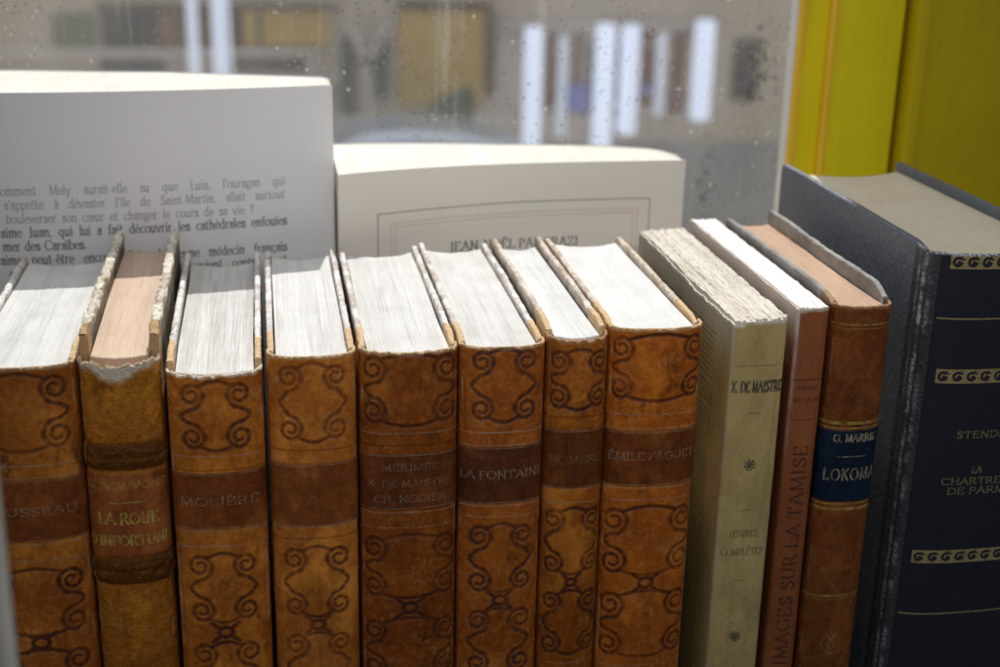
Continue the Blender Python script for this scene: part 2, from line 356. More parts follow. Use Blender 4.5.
def page_mat(name, c0, c1, seed, streak=.5, dust=.4):
    b = NB(name)
    ln = b.noise(2600, 3, .7, (1, .012, .05), seed); l2 = b.noise(700, 3, .6, (1, .03, .05), seed+4)
    st = b.noise(55, 4, .6, (1, 1, 1), seed+6); l3 = b.noise(170, 2, .5, (1, .04, .05), seed+14)
    c = b.mix(b.math('MULTIPLY', b.ramp(ln, (.42, 0), (.68, 1)), streak), c0, c1)
    c = b.mix(b.math('MULTIPLY', b.ramp(l2, (.58, 0), (.72, 1)), streak*.7), c, tuple(x*.7 for x in c1))
    c = b.mix(b.math('MULTIPLY', b.ramp(l3, (.40, 0), (.62, 1)), streak*.55), c, c1)
    c = b.mix(b.math('MULTIPLY', b.ramp(st, (.45, 0), (.75, 1)), dust), c, c1)
    c = b.mix(b.math('MULTIPLY', b.ramp(b.voro(260, seed=seed), (.05, 1), (.09, 0)), .25), c, tuple(x*.4 for x in c1))
    c = b.mix(b.attr('gap'), c, tuple(x*.22 for x in c1))
    return b.out(c, .85, b.math('ADD', ln, l2), .0003, .9, .15)

# ------------------------------------------------------------------ book building
def spine_section(w_, bulge, back, n, e=2.5):
    """outline of a rounded spine from the left joint round to the right joint, evenly spaced"""
    t = np.linspace(math.pi, 0, 900)
    x = np.sign(np.cos(t))*np.abs(np.cos(t))**(2/e)*w_/2; y = -np.abs(np.sin(t))**(2/e)*(bulge+.003)+.003
    x = np.concatenate([[-w_/2], x, [w_/2]]); y = np.concatenate([[back], y, [back]])
    l = np.concatenate([[0], np.cumsum(np.hypot(np.diff(x), np.diff(y)))])
    q = np.linspace(0, l[-1], n); xs, ys = np.interp(q, l, x), np.interp(q, l, y)
    k = 5; xp = np.pad(xs, k, 'edge'); yp = np.pad(ys, k, 'edge'); ker = np.ones(2*k+1)/(2*k+1)
    xs2 = np.convolve(xp, ker, 'valid'); ys2 = np.convolve(yp, ker, 'valid'); xs2[0], xs2[-1] = xs[0], xs[-1]; ys2[0], ys2[-1] = ys[0], ys[-1]
    tx, ty = np.gradient(xs2), np.gradient(ys2); L = np.hypot(tx, ty)
    return xs2, ys2, ty/L, -tx/L, l[-1]   # outward normal
def build_spine(parent, w_, H, m, paint, bulge=.0045, res=.00017, zmin=0., tear=None, profile=None, back=.0045, rimw=.0011, thick=.0011, ragged=.0003, seed=0, relief=.00022, e=2.5):
    n0 = 40
    _, _, _, _, Ltot = spine_section(w_, bulge, back, 100, e)
    r = Raster(-Ltot/2, Ltot/2, zmin, H, res)
    paint(r, Ltot)
    xs, ys, nx_, ny_, _ = spine_section(w_, bulge, back, r.nx, e)
    top = np.full(r.nx, H)-ragged*vnoise((1, r.nx), (1, 22), seed, 4)[0]*2
    if tear is not None: top = top-tear(r.U/(Ltot/2))*(.8+.5*vnoise((1, r.nx), (1, 30), seed+1, 3)[0])
    V = r.V[:, None]*np.ones((1, r.nx))
    V = np.minimum(V, top[None]-.0002+ (V-zmin)*1e-6)
    for k in ('ink', 'gilt', 'dark', 'rim', 'tear'): r.layer(k)
    off = -relief*sstep(0, 1, r.L['ink'])
    if profile is not None: off = off+profile(r.V, r.U, Ltot)
    off = off+.00012*(vnoise(V.shape, (60, 14), seed+5, 3)-.5)*2
    cr = (w_*.5)/(Ltot/2)
    r.L['rim'] = np.maximum(r.L['rim'], .55*np.exp(-((np.abs(r.U[None])/(Ltot/2)-cr*1.02)/.022)**2)*sstep(.42, .7, vnoise(V.shape, (38, 6), seed+61, 4)))
    # rub the leather pale towards the worn head edge
    dtop = top[None]-V
    wob = .0007+.0010*vnoise(V.shape, (8, 16), seed+8, 3)
    r.L['rim'] = np.maximum(r.L['rim'], 1-sstep(0, 1, dtop/wob))
    P = np.stack([xs[None]+nx_[None]*off, ys[None]+ny_[None]*off, V], -1)
    rows, at_ = [P], {k: [r.L[k]] for k in r.L}
    for (inn, dz, rim) in ((.00015, .00015, 1), (.0006, .0003, 1), (.0010, .0001, .9), (thick, -.0006, .5), (thick, -.006, .2)):
        q = np.stack([xs-nx_*inn, ys-ny_*inn, top+dz], -1)[None]; rows.append(q)
        for k in at_: at_[k].append(np.full((1, r.nx), float(rim) if k == 'rim' else 0.))
    o = link('spine', grid_mesh('spine', np.concatenate(rows), {k: np.concatenate(v) for k, v in at_.items()}), m, parent)
    return o, Ltot
def build_label(spine, w_, z0, z1, m, paint, bulge, frac=.9, res=.00014, back=.0045, th=.00022, e=2.5, shift=0):
    _, _, _, _, Ltot = spine_section(w_, bulge, back, 100, e)
    u0, u1 = -Ltot/2*frac+shift, Ltot/2*frac+shift
    r = Raster(u0, u1, z0, z1, res); paint(r, Ltot)
    n = 600; xs, ys, nx_, ny_, _ = spine_section(w_, bulge, back, n, e); q = np.linspace(-Ltot/2, Ltot/2, n)
    f = lambda a: np.interp(r.U, q, a)
    for k in ('ink', 'gilt', 'dark', 'rim', 'tear'): r.layer(k)
    ed = np.ones((r.ny, r.nx)); ed[:2] = 0; ed[-2:] = 0; ed[:, :2] = 0; ed[:, -2:] = 0
    off = -.0001+ed*(th+.0001)-.00008*r.L['gilt']
    wav = .0003*(vnoise((1, r.nx), (1, 9), int(z0*1e5) % 999, 3)-.5)*(1-ed*.9)
    V = r.V[:, None]+np.zeros((1, r.nx))+wav
    P = np.stack([f(xs)[None]+f(nx_)[None]*off, f(ys)[None]+f(ny_)[None]*off, V], -1)
    return link('title_label', grid_mesh('title_label', P, r.L), m, spine)
def build_board(parent, xin, xout, y0, y1, H, m, seed, zmin=0., ly=.02, wear=.0002, rad=.0010, fdrop=.0013):
    """cover board: rounded top edge, worn, swept from spine to fore-edge; xin is its page side"""
    ny = 230; ys = np.linspace(y0, y1, ny); w_ = abs(xout-xin); c = (xin+xout)/2
    a = np.linspace(0, math.pi, 13)
    px = np.concatenate([[w_/2, w_/2, w_/2], w_/2*np.sign(np.cos(a))*np.abs(np.cos(a))**.8, [-w_/2, -w_/2, -w_/2]])
    pz = np.concatenate([[zmin, H*.5, H-.004], H-rad+rad*np.sin(a)**.8, [H-.004, H*.5, zmin]])
    istop = np.concatenate([[0, 0, 0], np.ones(13), [0, 0, 0]])
    Xx = np.repeat(px[None], ny, 0)+c; Z = np.repeat(pz[None], ny, 0); Yy = np.repeat(ys[:, None], len(px), 1)
    nz = vnoise((ny, len(px)), (46, 6), seed, 3)-.5; nx2 = vnoise((ny, len(px)), (34, 6), seed+1, 3)-.5
    lowf = vnoise((ny, 1), (5, 1), seed+2)-.5
    Z = Z+istop*(nz*wear*3+lowf*.0008); Xx = Xx+istop*nx2*wear*2.4
    # rounded fore-edge corner
    back = sstep(y1-.003, y1, Yy); Z = Z-istop*back*.0012*0.8; Xx = c+(Xx-c)*(1-.55*back**3)
    front = 1-sstep(y0-.001, y0+.009, Yy); Z = Z-istop*front*fdrop
    bd = ly+.004*(vnoise((ny, len(px)), (6, 4), seed+4, 2)-.5)
    lea = 1-sstep(-.0006, .0006, Yy-bd)
    side = np.repeat((1-istop)[None], ny, 0)*(1-lea)
    # close both ends
    def cap(i): return np.stack([np.full(len(px), c), np.full(len(px), ys[i]), Z[i]], -1)[None]
    P = np.concatenate([cap(0), np.stack([Xx, Yy, Z], -1), cap(-1)])
    e1 = lambda A: np.concatenate([A[:1], A, A[-1:]])
    return link('board', grid_mesh('board', P, {'leather': e1(lea), 'side': e1(side)}), m, parent)
def build_pages(parent, x0, x1, yf, bulge, D, recess, H, m, seed, name='page_block', amp=.00010, gaps=6, nx=300, ny=90, rough=0, sag=0, slope=0, zmin=0.):
    s_ = np.linspace(-1, 1, nx); x = (x0+x1)/2+(x1-x0)/2*s_
    t = np.linspace(0, 1, ny)
    f0 = yf-bulge*(1-np.abs(s_)**2.4); f1 = D-recess*(1-s_**2)+.0004*(vnoise((1, nx), (1, 60), seed+3, 3)[0]-.5)
    Yy = f0[None]+(f1-f0)[None]*t[:, None]
    Xx = np.repeat(x[None], ny, 0)+.0005*(vnoise((ny, 1), (4, 1), seed)-.5)
    Z = H+amp*2*(vnoise((ny, nx), (2, nx/2.2), seed+1, 1)-.5)+.0004*(vnoise((ny, nx), (3, 7), seed+2, 2)-.5)+slope*s_[None]-sag*(1-s_[None]**2)
    gap = np.zeros((ny, nx)); r = np.random.default_rng(seed+9)
    for _ in range(gaps):
        c = r.integers(8, nx-8); a, bb = sorted(r.random(2)); a = a*.6; bb = .4+bb*.6
        wob = (c+np.round(1.5*(vnoise((ny, 1), (3, 1), int(c))[:, 0]-.5)*2)).astype(int)
        for j in range(ny):
            tt = j/ny
            if a < tt < bb: gap[j, wob[j]] = max(gap[j, wob[j]], .55*min(1, (tt-a)*6, (bb-tt)*6)); Z[j, wob[j]] -= .0003
    if rough:
        Z = Z+rough*(vnoise((ny, nx), (34, 30), seed+4, 4)-.5)*2+rough*1.1*(vnoise((ny, nx), (5, 26), seed+6, 2)-.5)
    P = np.stack([Xx, Yy, Z], -1)
    def low(a, dz): b = a.copy(); b[..., 2] = dz; return b
    def drop(a): b = a.copy(); b[..., 2] -= .0003; return b
    P = np.concatenate([low(P[:1], zmin), drop(P[:1]), P, drop(P[-1:]), low(P[-1:], zmin)], 0)
    P = np.concatenate([low(P[:, :1], zmin), drop(P[:, :1]), P, drop(P[:, -1:]), low(P[:, -1:], zmin)], 1)
    P[..., 2] = np.maximum(P[..., 2], zmin)
    gap = np.pad(gap, 2)
    return link(name, grid_mesh(name, P, {'gap': gap}), m, parent)

PAPER_W = ((.77, .755, .73), (.50, .485, .455))
PAPER_B = ((.80, .80, .79), (.58, .57, .55))
LEATHER_GROUP = 'old brown leather bound books in a row'
def zpx(x, y_px):
    """height on a spine front (y = -4 mm) of a given row of the photograph at column x"""
    return at(x, y_px, -.004)[2]
def leather_book(xa, xb, cx, H, HB, D, label, lt, dk, cellrows, rules, lab, labpaint, lowrows, ringrow, seed,
                 narrow=.42, labcol=((.29, .082, .020), (.18, .046, .012)), paper=PAPER_W, boardc=((.84, .82, .79), (.50, .41, .39)), bulge=.0045, ragged=.00014,
                 tear=None, rimc=(.62, .46, .27), inkv=1, recess=.005, cw=.66, gaps=7, pz=.0018, inkc=(.05, .018, .014), ly=.02, mott=.5, labgilt=(.36, .30, .22), labgs=.95, streak=.36):
    w_ = xb-xa; rt = root('leather_book', ((xa+xb)/2, 0, 0), label, 'book', LEATHER_GROUP)
    Lm = leather('leather', lt, dk, ink=inkc, seed=seed, rimc=rimc, mott=mott)
    def paint(r, L):
        W = L*(cw+.03 if narrow > .45 else cw-.045); hw = .00068
        za, zb = zpx(cx, cellrows[0]), zpx(cx, cellrows[1])
        cell(r, 0, (za+zb)/2, W, za-zb, hw, narrow, inkv)
        for row, k, v in rules:
            z = zpx(cx, row); r.line(k, [(-L*.43, z), (-L*.1, z+.0001), (L*.2, z-.00005), (L*.43, z)], .00022 if k == 'gilt' else .0003, v)
        a, b_, c_ = lowrows
        za, zb = zpx(cx, a), zpx(cx, b_); h = za-zb
        cell(r, 0, (za+zb)/2, W, h, hw, narrow, inkv)
        zr = zpx(cx, ringrow); ring(r, 0, zr, w_*.075, hw, .006)
        z2 = zr-(zb-zr)-h/2
        cell(r, 0, z2, W, h, hw, narrow, inkv)
        r.line('gilt', [(-L*.42, z2-h/2-.004), (L*.42, z2-h/2-.004)], .0002, .5)
    sp, L = build_spine(rt, w_, H, Lm, paint, bulge=bulge, seed=seed, ragged=ragged, tear=tear)
    Lb = leather('label_leather', labcol[0], labcol[1], gilt=labgilt, seed=seed+20, gs=labgs, mott=.5, scuff=.04)
    z1, z0 = zpx(cx, lab[0]), zpx(cx, lab[1])
    def lp(r, L):
        e_ = L*.45
        for z in (z0+.0006, z1-.0006): r.line('gilt', [(-e_, z), (e_, z)], .00016, .65)
        labpaint(r, L, z0, z1)
    build_label(sp, w_, z0, z1, Lb, lp, bulge, frac=.87)
    bm_ = board_mat('marbled_board', boardc[0], boardc[1], seed)
    t = .0021
    build_board(rt, -w_/2+.0003+t, -w_/2+.0003, .0035, D, HB, bm_, seed*3+1, ly=ly)
    build_board(rt, w_/2-.0003-t, w_/2-.0003, .0035, D, HB, bm_, seed*3+2, ly=ly)
    pm = page_mat('pages', paper[0], paper[1], seed, streak=streak)
    build_pages(rt, -w_/2+t+.0007, w_/2-t-.0007, .002, bulge-.0018, D-.003, recess, H-pz, pm, seed, gaps=gaps)
    return rt, sp

def words(lines):
    """painter for a title label: (text, row offset 0..1 from top, cap height, width fraction, strength)"""
    def f(r, L, z0, z1):
        for t, p, h, fit, v in lines:
            r.text('gilt', t, 0, z1-(z1-z0)*p-h/2, h, 'f', .12, v, fit=L*fit, thick=.085, thin=.04, soft=.00016, wobble=.02)
    return f

TAN = (.40, .17, .045); TAND = (.24, .085, .02)
leather_book(-.2320, -.1985, 30, .1606, .1612, .120, 'brown leather book cut by the left frame edge, worn letters on a reddish label', (0.573, 0.193, 0.028), (0.354, 0.096, 0.013),
    (376, 449), [(465, 'gilt', .8), (477, 'gilt', .6), (544, 'gilt', .6), (560, 'gilt', .7)], (479, 541), words([('ROUSSEAU', .5, .0027, .66, .75)]), (571, 634, 0), 643, 11,
    narrow=.5, labcol=((.31, .090, .022), (.20, .053, .013)), bulge=.005)
leather_book(-.1722, -.1426, 215, .1568, .1592, .128, 'tan leather book with ragged pale head edge and short gilt name on red-brown label', (0.601, 0.204, 0.028), (0.383, 0.105, 0.013),
    (384, 449), [(456, 'gilt', .8), (470, 'dark', .6), (531, 'gilt', .6), (546, 'gilt', .7)], (472, 529), words([('MOLIÈRE', .5, .0026, .62, .95)]), (556, 621, 0), 633, 13,
    ragged=.0007, tear=lambda s: .0006*(1-s*s), rimc=(.74, .66, .52), narrow=.36, cw=.60, gaps=16, pz=.0022, streak=.8)
leather_book(-.1414, -.1136, 312, .1606, .1612, .120, 'light tan leather book whose plain reddish label has lost its lettering', (0.629, 0.223, 0.036), (0.423, 0.125, 0.016),
    (366, 440), [(450, 'dark', .7), (463, 'dark', .4), (527, 'gilt', .5), (538, 'dark', .6)], (463, 526), words([]), (549, 615, 0), 625, 14,
    narrow=.36, cw=.62, labcol=((.33, .105, .026), (.21, .062, .015)), inkc=(.10, .028, .015))
leather_book(-.1128, -.0812, 408, .1612, .1620, .119, 'dark brown leather book with three faint lines of capitals on its label', (0.355, 0.102, 0.015), (0.191, 0.046, 0.007),
    (357, 424), [(433, 'gilt', .4), (445, 'dark', .6), (512, 'gilt', .7), (527, 'gilt', .5)], (453, 509),
    words([('MÉRIMÉE', .24, .0022, .44, .42), ('X. DE MAISTRE', .52, .0022, .66, .45), ('CH. NODIER', .80, .0024, .56, .55)]), (537, 596, 0), 608, 15,
    narrow=.52, cw=.74, labcol=((.19, .054, .016), (.11, .030, .010)), ragged=.0005, recess=.006)
leather_book(-.0809, -.0529, 502, .1614, .1622, .121, 'brown leather book with dark curled tooling and gilt capitals on a near black label', (0.520, 0.158, 0.023), (0.300, 0.076, 0.011),
    (351, 420), [(432, 'gilt', .9), (445, 'gilt', .5), (505, 'gilt', .7), (516, 'gilt', .55)], (446, 503), words([('LA FONTAINE', .48, .0027, .74, .75)]), (526, 590, 0), 600, 16,
    narrow=.34, cw=.62, labcol=((.19, .054, .018), (.09, .025, .011)), inkc=(.04, .02, .02))
leather_book(-.0527, -.0323, 575, .1640, .1658, .113, 'narrowest brown leather book, frayed at the head, lettering almost rubbed away', (0.464, 0.147, 0.019), (0.273, 0.072, 0.007),
    (352, 408), [(417, 'dark', .5), (428, 'dark', .4), (489, 'gilt', .5), (502, 'gilt', .55)], (429, 488), words([('HOMÈRE', .5, .0025, .56, .28)]), (510, 572, 0), 582, 17,
    paper=PAPER_B, ragged=.0007, tear=lambda s: .0008*(1-s*s), rimc=(.42, .26, .14), narrow=.40, cw=.70, labcol=((.21, .062, .015), (.12, .033, .009)), boardc=((.76, .68, .60), (.46, .35, .28)))
leather_book(-.0321, -.0006, 655, .1657, .1662, .110, 'wide orange-brown leather book with clear scroll tooling beside the cream paperback', (0.573, 0.167, 0.019), (0.368, 0.090, 0.011),
    (337, 399), [(414, 'gilt', .6), (428, 'gilt', .7), (487, 'gilt', .8), (499, 'gilt', .6)], (430, 485), words([('ÉMILE FAGUET', .45, .0027, .72, .72)]), (508, 572, 0), 582, 18,
    paper=PAPER_B, narrow=.52, cw=.76, labcol=((.23, .064, .016), (.14, .038, .010)), gaps=2, streak=.2, boardc=((.74, .66, .54), (.48, .33, .24)), ly=.026)

# the torn book with raised bands
def torn_book():
    xa, xb = -.1978, -.1735; w_ = xb-xa; H = .1622; D = .1285; seed = 31
    rt = root('leather_book', ((xa+xb)/2, 0, 0), 'suede-like brown leather book with torn head, dark raised bands and pinkish pages', 'book', LEATHER_GROUP)
    m = leather('rubbed_leather', (.58, .21, .018), (.34, .11, .009), seed=seed, rimc=(.60, .47, .30), bumpd=.0006, mott=.35, suede=.5)
    bands = [(zpx(118, 444), zpx(118, 470)), (zpx(118, 558), zpx(118, 584))]
    def paint(r, L):
        for a, b in bands:
            V = r.V[:, None]; n = vnoise((r.ny, r.nx), (90, 8), seed, 3)
            k = sstep(b-.0008, b+.0006, V)*(1-sstep(a-.0006, a+.0008, V))
            r.layer('ink')[:] = np.maximum(r.layer('ink'), k*sstep(.35, .75, n+.35*np.abs((V-(a+b)/2)/(a-b))*2)*.75)
            r.layer('dark')[:] = np.maximum(r.layer('dark'), k*(.85+.8*(1-sstep(.2, .5, np.abs((V-(a+b)/2)/(a-b))))*n))
        # torn away patch under the head, lining showing
        U = r.U[None]/(L/2); V = r.V[:, None]; n = vnoise((r.ny, r.nx), (50, 12), seed+2, 4)
        edge = H-.0020-.0048*np.exp(-((U+.02)/.36)**2)+.003*(n-.5)
        r.layer('tear')[:] = sstep(-.0004, .0004, V-edge)*(1-.25*n)
        r.layer('rim')[:] = np.exp(-((V-edge)/.0012)**2)*.8
        n2 = vnoise((r.ny, r.nx), (160, 40), seed+7, 3)
        r.layer('rim')[:] = np.maximum(r.L['rim'], sstep(.62, .8, n2)*.12)
        r.layer('rim')[:, :10] = np.maximum(r.L['rim'][:, :10], .5)
    def prof(V, U, L):
        o = np.zeros((len(V), len(U)))
        for a, b in bands:
            c = (a+b)/2; hh = (a-b)/2; q = np.clip(1-((V[:, None]-c)/hh)**2, 0, 1)**.6
            two = 1-.45*np.exp(-((V[:, None]-c)/.0012)**2)
            o = o+q*.0011*two
        n = vnoise(o.shape, (70, 16), 77, 3)
        return o+(n-.5)*.0006
    tear = lambda s: .0004+.0006*np.cos(s*3)+.001*vnoise((1, len(s)), (1, 14), 5, 4)[0]
    sp, L = build_spine(rt, w_, H, m, paint, bulge=.0045, seed=seed, ragged=.0012, tear=tear, profile=prof, relief=.0001)
    lab = leather('label_leather', (.40, .120, .036), (.26, .072, .022), gilt=(.50, .42, .10), seed=60, gs=.95, mott=.4, scuff=.08)
    z1, z0 = zpx(118, 473), zpx(118, 556)
    def lp(r, L):
        for t, row, h, fit, v in (('G. BEAUMONT', 485, .0024, .70, .6), ('LA ROUE', 518, .0036, .52, .95), ("D'INFORTUNE", 540, .0033, .74, .85)):
            r.text('gilt', t, 0, zpx(118, row)-h/2, h, 'f', .1, v, fit=L*fit, thick=.11, thin=.055, soft=.00018, wobble=.03)
        z = zpx(118, 502); r.line('gilt', [(-L*.14, z), (L*.12, z)], .0002, .8)
    build_label(sp, w_, z0, z1, lab, lp, .0045, frac=.88, th=.0003)
    bm_ = board_mat('bare_board', (.76, .71, .61), (.46, .38, .28), seed, tan=(.5, .33, .17)); t = .0028
    build_board(rt, -w_/2+.0003+t, -w_/2+.0003, .0045, D, .1682, bm_, 91, ly=.012, wear=.0006)
    build_board(rt, w_/2-.0003-t, w_/2-.0003, .0045, D, .1682, bm_, 95, ly=.014, wear=.0006)
    pm = page_mat('pinkish_pages', (.70, .54, .42), (.55, .40, .29), seed, streak=.45, dust=.3)
    build_pages(rt, -w_/2+t+.0007, w_/2-t-.0007, .002, .0028, D-.004, .005, .1610, pm, seed, gaps=3)
torn_book()

# ------------------------------------------------------------------ paperbacks in the row
def wrap_cover(parent, w_, H, D, m, paint, bulge=.001, res=.0002, zmin=0., jag=.0004, seed=0, th=.0004, corner=.0012, tf=None):
    """one sheet: left cover, spine, right cover. u runs along it, 0 at the spine's middle"""
    c = corner
    path = [(-w_/2, D), (-w_/2, c), (-w_/2+c*.3, c*.3), (-w_/2+c, -bulge*.2)]
    path += [(x, -bulge*(1-(2*x/w_)**2)-bulge*.1) for x in np.linspace(-w_/2+2*c, w_/2-2*c, 9)]
    path += [(w_/2-c, -bulge*.2), (w_/2-c*.3, c*.3), (w_/2, c), (w_/2, D)]
    p = np.array(path); l = np.concatenate([[0], np.cumsum(np.hypot(*np.diff(p, axis=0).T))]); l0 = l[-1]/2
    r = Raster(-l0, l0, zmin, H, res); paint(r, l0)
    xs, ys = np.interp(r.U+l0, l, p[:, 0]), np.interp(r.U+l0, l, p[:, 1])
    tx, ty = np.gradient(xs), np.gradient(ys); L = np.hypot(tx, ty)+1e-12; nx_, ny_ = ty/L, -tx/L
    for k in ('ink', 'lit_worn', 'rim', 'red'): r.layer(k)
    top = H-jag*2*vnoise((1, r.nx), (1, r.nx/25), seed, 4)[0]
    if tf is not None: top = top+tf(xs, ys)
    V = np.minimum(r.V[:, None]+np.zeros((1, r.nx)), top[None]-.0001)
    off = .0004*(vnoise(V.shape, (9, 20), seed+3, 3)-.5)
    P = np.stack([xs[None]+nx_[None]*off, ys[None]+ny_[None]*off, V], -1)
    dt = top[None]-V; r.L['rim'] = np.maximum(r.L['rim'], 1-sstep(0, .0012, dt-.0006*vnoise(V.shape, (9, 60), seed+4, 3)))
    q = np.stack([xs-nx_*th, ys-ny_*th, top], -1)[None]; q2 = q.copy(); q2[..., 2] -= .004
    at_ = {k: np.concatenate([a, np.full((2, r.nx), 1. if k == 'rim' else 0.)]) for k, a in r.L.items()}
    return link('cover', grid_mesh('cover', np.concatenate([P, q, q2]), at_), m, parent)
def paper_cover_mat(name, c0, c1, ink, seed, rimc=(.7, .68, .6), redc=(.4, .1, .05), lit_worn_col=(.74, .73, .66), rough=.6, spec=.35):
    b = NB(name)
    n1 = b.noise(60, 5, .6, (1, 1, .5), seed); n2 = b.noise(520, 5, .7, seed=seed+2)
    c = b.mix(b.ramp(n1, (.35, 0), (.7, 1)), c0, c1)
    c = b.mix(b.math('MULTIPLY', b.ramp(n2, (.55, 0), (.7, 1)), .35), c, tuple(x*.5 for x in c1))
    c = b.mix(b.math('MULTIPLY', b.ramp(b.noise(700, 3, .6, seed=seed+8), (.66, 0), (.72, 1)), .5), c, tuple(x*.3 for x in c1))
    c = b.mix(b.math('MULTIPLY', b.ramp(b.noise(38, 6, .75, (1, 1, .5), seed+21), (.50, 0), (.66, 1)), .5), c, (c1[0]*.62, c1[1]*.50, c1[2]*.38))
    c = b.mix(b.math('MULTIPLY', b.ramp(b.noise(240, 3, .6, (1, 1, .06), seed+23), (.60, 0), (.70, 1)), .35), c, tuple(x*.5 for x in c1))
    c = b.mix(b.attr('lit_worn'), c, lit_worn_col)  # pale tone: painted bounce light and the worn spine corner
    c = b.mix(b.math('MULTIPLY', b.attr('ink'), b.ramp(n2, (.25, .5), (.5, 1))), c, ink)
    c = b.mix(b.attr('rim'), c, rimc)
    return b.out(c, rough, b.math('ADD', n2, n1), .0003, .7, spec)
def star(r, k, u, v, a):
    for i in range(8):
        t = i*math.pi/4+.2; r.line(k, [(u+math.cos(t)*a*.25, v+math.sin(t)*a*.25), (u+math.cos(t)*a, v+math.sin(t)*a)], a*.16, .95)
        r.line(k, [(u+math.cos(t)*a*.8, v+math.sin(t)*a*.8), (u+math.cos(t+.35)*a*.95, v+math.sin(t+.35)*a*.95)], a*.1, .9)
def zp(x, row): return at(x, row, -.001)[2]

def cream_paperback():
    xa, xb = .0095, .0283; w_ = xb-xa; H = .1668; D = .118; seed = 41
    rt = root('paperback_book', ((xa+xb)/2, 0, 0), 'cream paper-covered old book with rough uncut top pages and small stars on the spine', 'book')
    m = paper_cover_mat('cream_cover', (.58, .46, .20), (.42, .33, .14), (.06, .055, .05), seed, rimc=(.72, .70, .60), lit_worn_col=(.56, .54, .47))
    def paint(r, l0):
        c = 763
        z = zp(762, 366); r.line('ink', [(-w_*.42, z), (w_*.4, z+.0002)], .00011, .8)
        r.text('ink', 'X. DE MAISTRE', .0003, zp(762, 392), .0039, 'f', .14, .95, fit=w_*.94, thick=.088, thin=.03, soft=.00013)
        for row, x in ((413, 759), (510, 749), (580, 743)):
            z = zp(x, row); r.line('ink', [(-w_*.12, z), (w_*.1, z)], .00014, .7)
        star(r, 'ink', 0, zp(755, 465), .0019); star(r, 'ink', 0, zp(741, 636), .0019)
        r.text('ink', 'ŒUVRES', 0, zp(747, 537), .0026, 'f', .12, .75, fit=w_*.52, thick=.08, thin=.03)
        r.text('ink', 'COMPLÈTES', 0, zp(745, 555), .0026, 'f', .12, .75, fit=w_*.8, thick=.08, thin=.03)
        # printed list on the left cover: rows of tiny type in a ruled frame
        u_edge = -w_/2-.014; rr = random.Random(3)
        z = .156
        while z > .005:
            u = u_edge-.0015; ind = rr.random() < .12
            if ind:
                r.line('ink', [(u, z), (u-.03, z)], .0003, .8); z -= .0030; continue
            uend = u_edge-.085
            while u > uend:
                l = rr.uniform(.001, .0055); r.line('ink', [(u, z+rr.uniform(-.0001, .0001)), (u-l, z)], .00036, rr.uniform(.35, .7)); u -= l+.0007
            z -= .0021
        V = r.V[:, None]; U = r.U[None]
        n = vnoise((r.ny, r.nx), (20, 50), 3, 3)
        r.layer('lit_worn')[:] = sstep(.1440, .164, V+.012*(n-.5))*(U < -w_/2+.0003)*.75  # bounced light on the upper left cover, painted into the mask
        # worn corner of the spine
        r.layer('lit_worn')[:] = np.maximum(r.L['lit_worn'], np.exp(-((U+w_/2)/.0009)**2)*.35*(n > .4))
    wrap_cover(rt, w_, H, D, m, paint, seed=seed, jag=.0006, tf=lambda x, y: -.0012*(x < 0)*np.exp(-((y-.03)/.03)**2)-.001*(x < -w_*.3))
    pm = page_mat('rough_pages', (.84, .80, .72), (.54, .48, .38), seed, streak=.6, dust=.45)
    build_pages(rt, -w_/2+.0006, w_/2-.0006, .0004, .0009, D-.0008, .0005, H-.0006, pm, seed, amp=.0003, gaps=22, nx=170, ny=320, rough=.0007, slope=.0006)
cream_paperback()
def red_paperback():
    xa, xb = .0312, .0424; w_ = xb-xa; H = .1700; D = .120; seed = 43
    rt = root('paperback_book', ((xa+xb)/2, 0, 0), 'thin red-brown paper-covered book with a chalky white top and upward lettering', 'book')
    m = paper_cover_mat('red_cover', (.34, .115, .040), (.25, .078, .026), (.045, .02, .018), seed, rimc=(.70, .58, .50), lit_worn_col=(.66, .56, .52))
    def paint(r, l0):
        z = zp(812, 380); r.line('ink', [(-w_*.45, z), (w_*.45, z+.0003)], .00022, .85)
        z = zp(808, 420); r.line('ink', [(-w_*.42, z), (w_*.42, z+.0003)], .00016, .85)
        r.text('ink', 'PIERRE', 0, zp(811, 390), .0016, 'f', .12, .75, fit=w_*.6, thick=.09, thin=.04)
        r.text('ink', 'MAC ORLAN', 0, zp(810, 402), .0016, 'f', .12, .75, fit=w_*.82, thick=.09, thin=.04)
        za, zb = zp(785, 650), zp(805, 446)
        r.text('ink', 'IMAGES SUR LA TAMISE', w_*.20, (za+zb)/2-.003, .0047, 'f', .16, .85, fit=(zb-za)+.006, thick=.085, thin=.035, vertical=True)
        V = r.V[:, None]; U = r.U[None]; n = vnoise((r.ny, r.nx), (30, 60), 8, 4)
        r.layer('lit_worn')[:] = np.clip(sstep(.150, .166, V+.012*(n-.5)), 0, 1)*(U < -w_/2+.0006)  # upper left cover paled: light off the neighbour's pages put into the colour
        r.layer('lit_worn')[:] = np.maximum(r.L['lit_worn'], np.exp(-((U+w_/2)/.0007)**2)*sstep(.1, .16, V)*.7*n*1.5)
    wrap_cover(rt, w_, H, D, m, paint, seed=seed, jag=.0005)
    pm = page_mat('chalky_pages', (.90, .90, .89), (.66, .65, .62), seed, streak=.2, dust=.1)
    build_pages(rt, -w_/2+.0006, w_/2-.0006, .0004, .0009, D-.0008, .0005, H-.0003, pm, seed, amp=.0001, gaps=3, nx=120, ny=320, rough=.0003)
red_paperback()

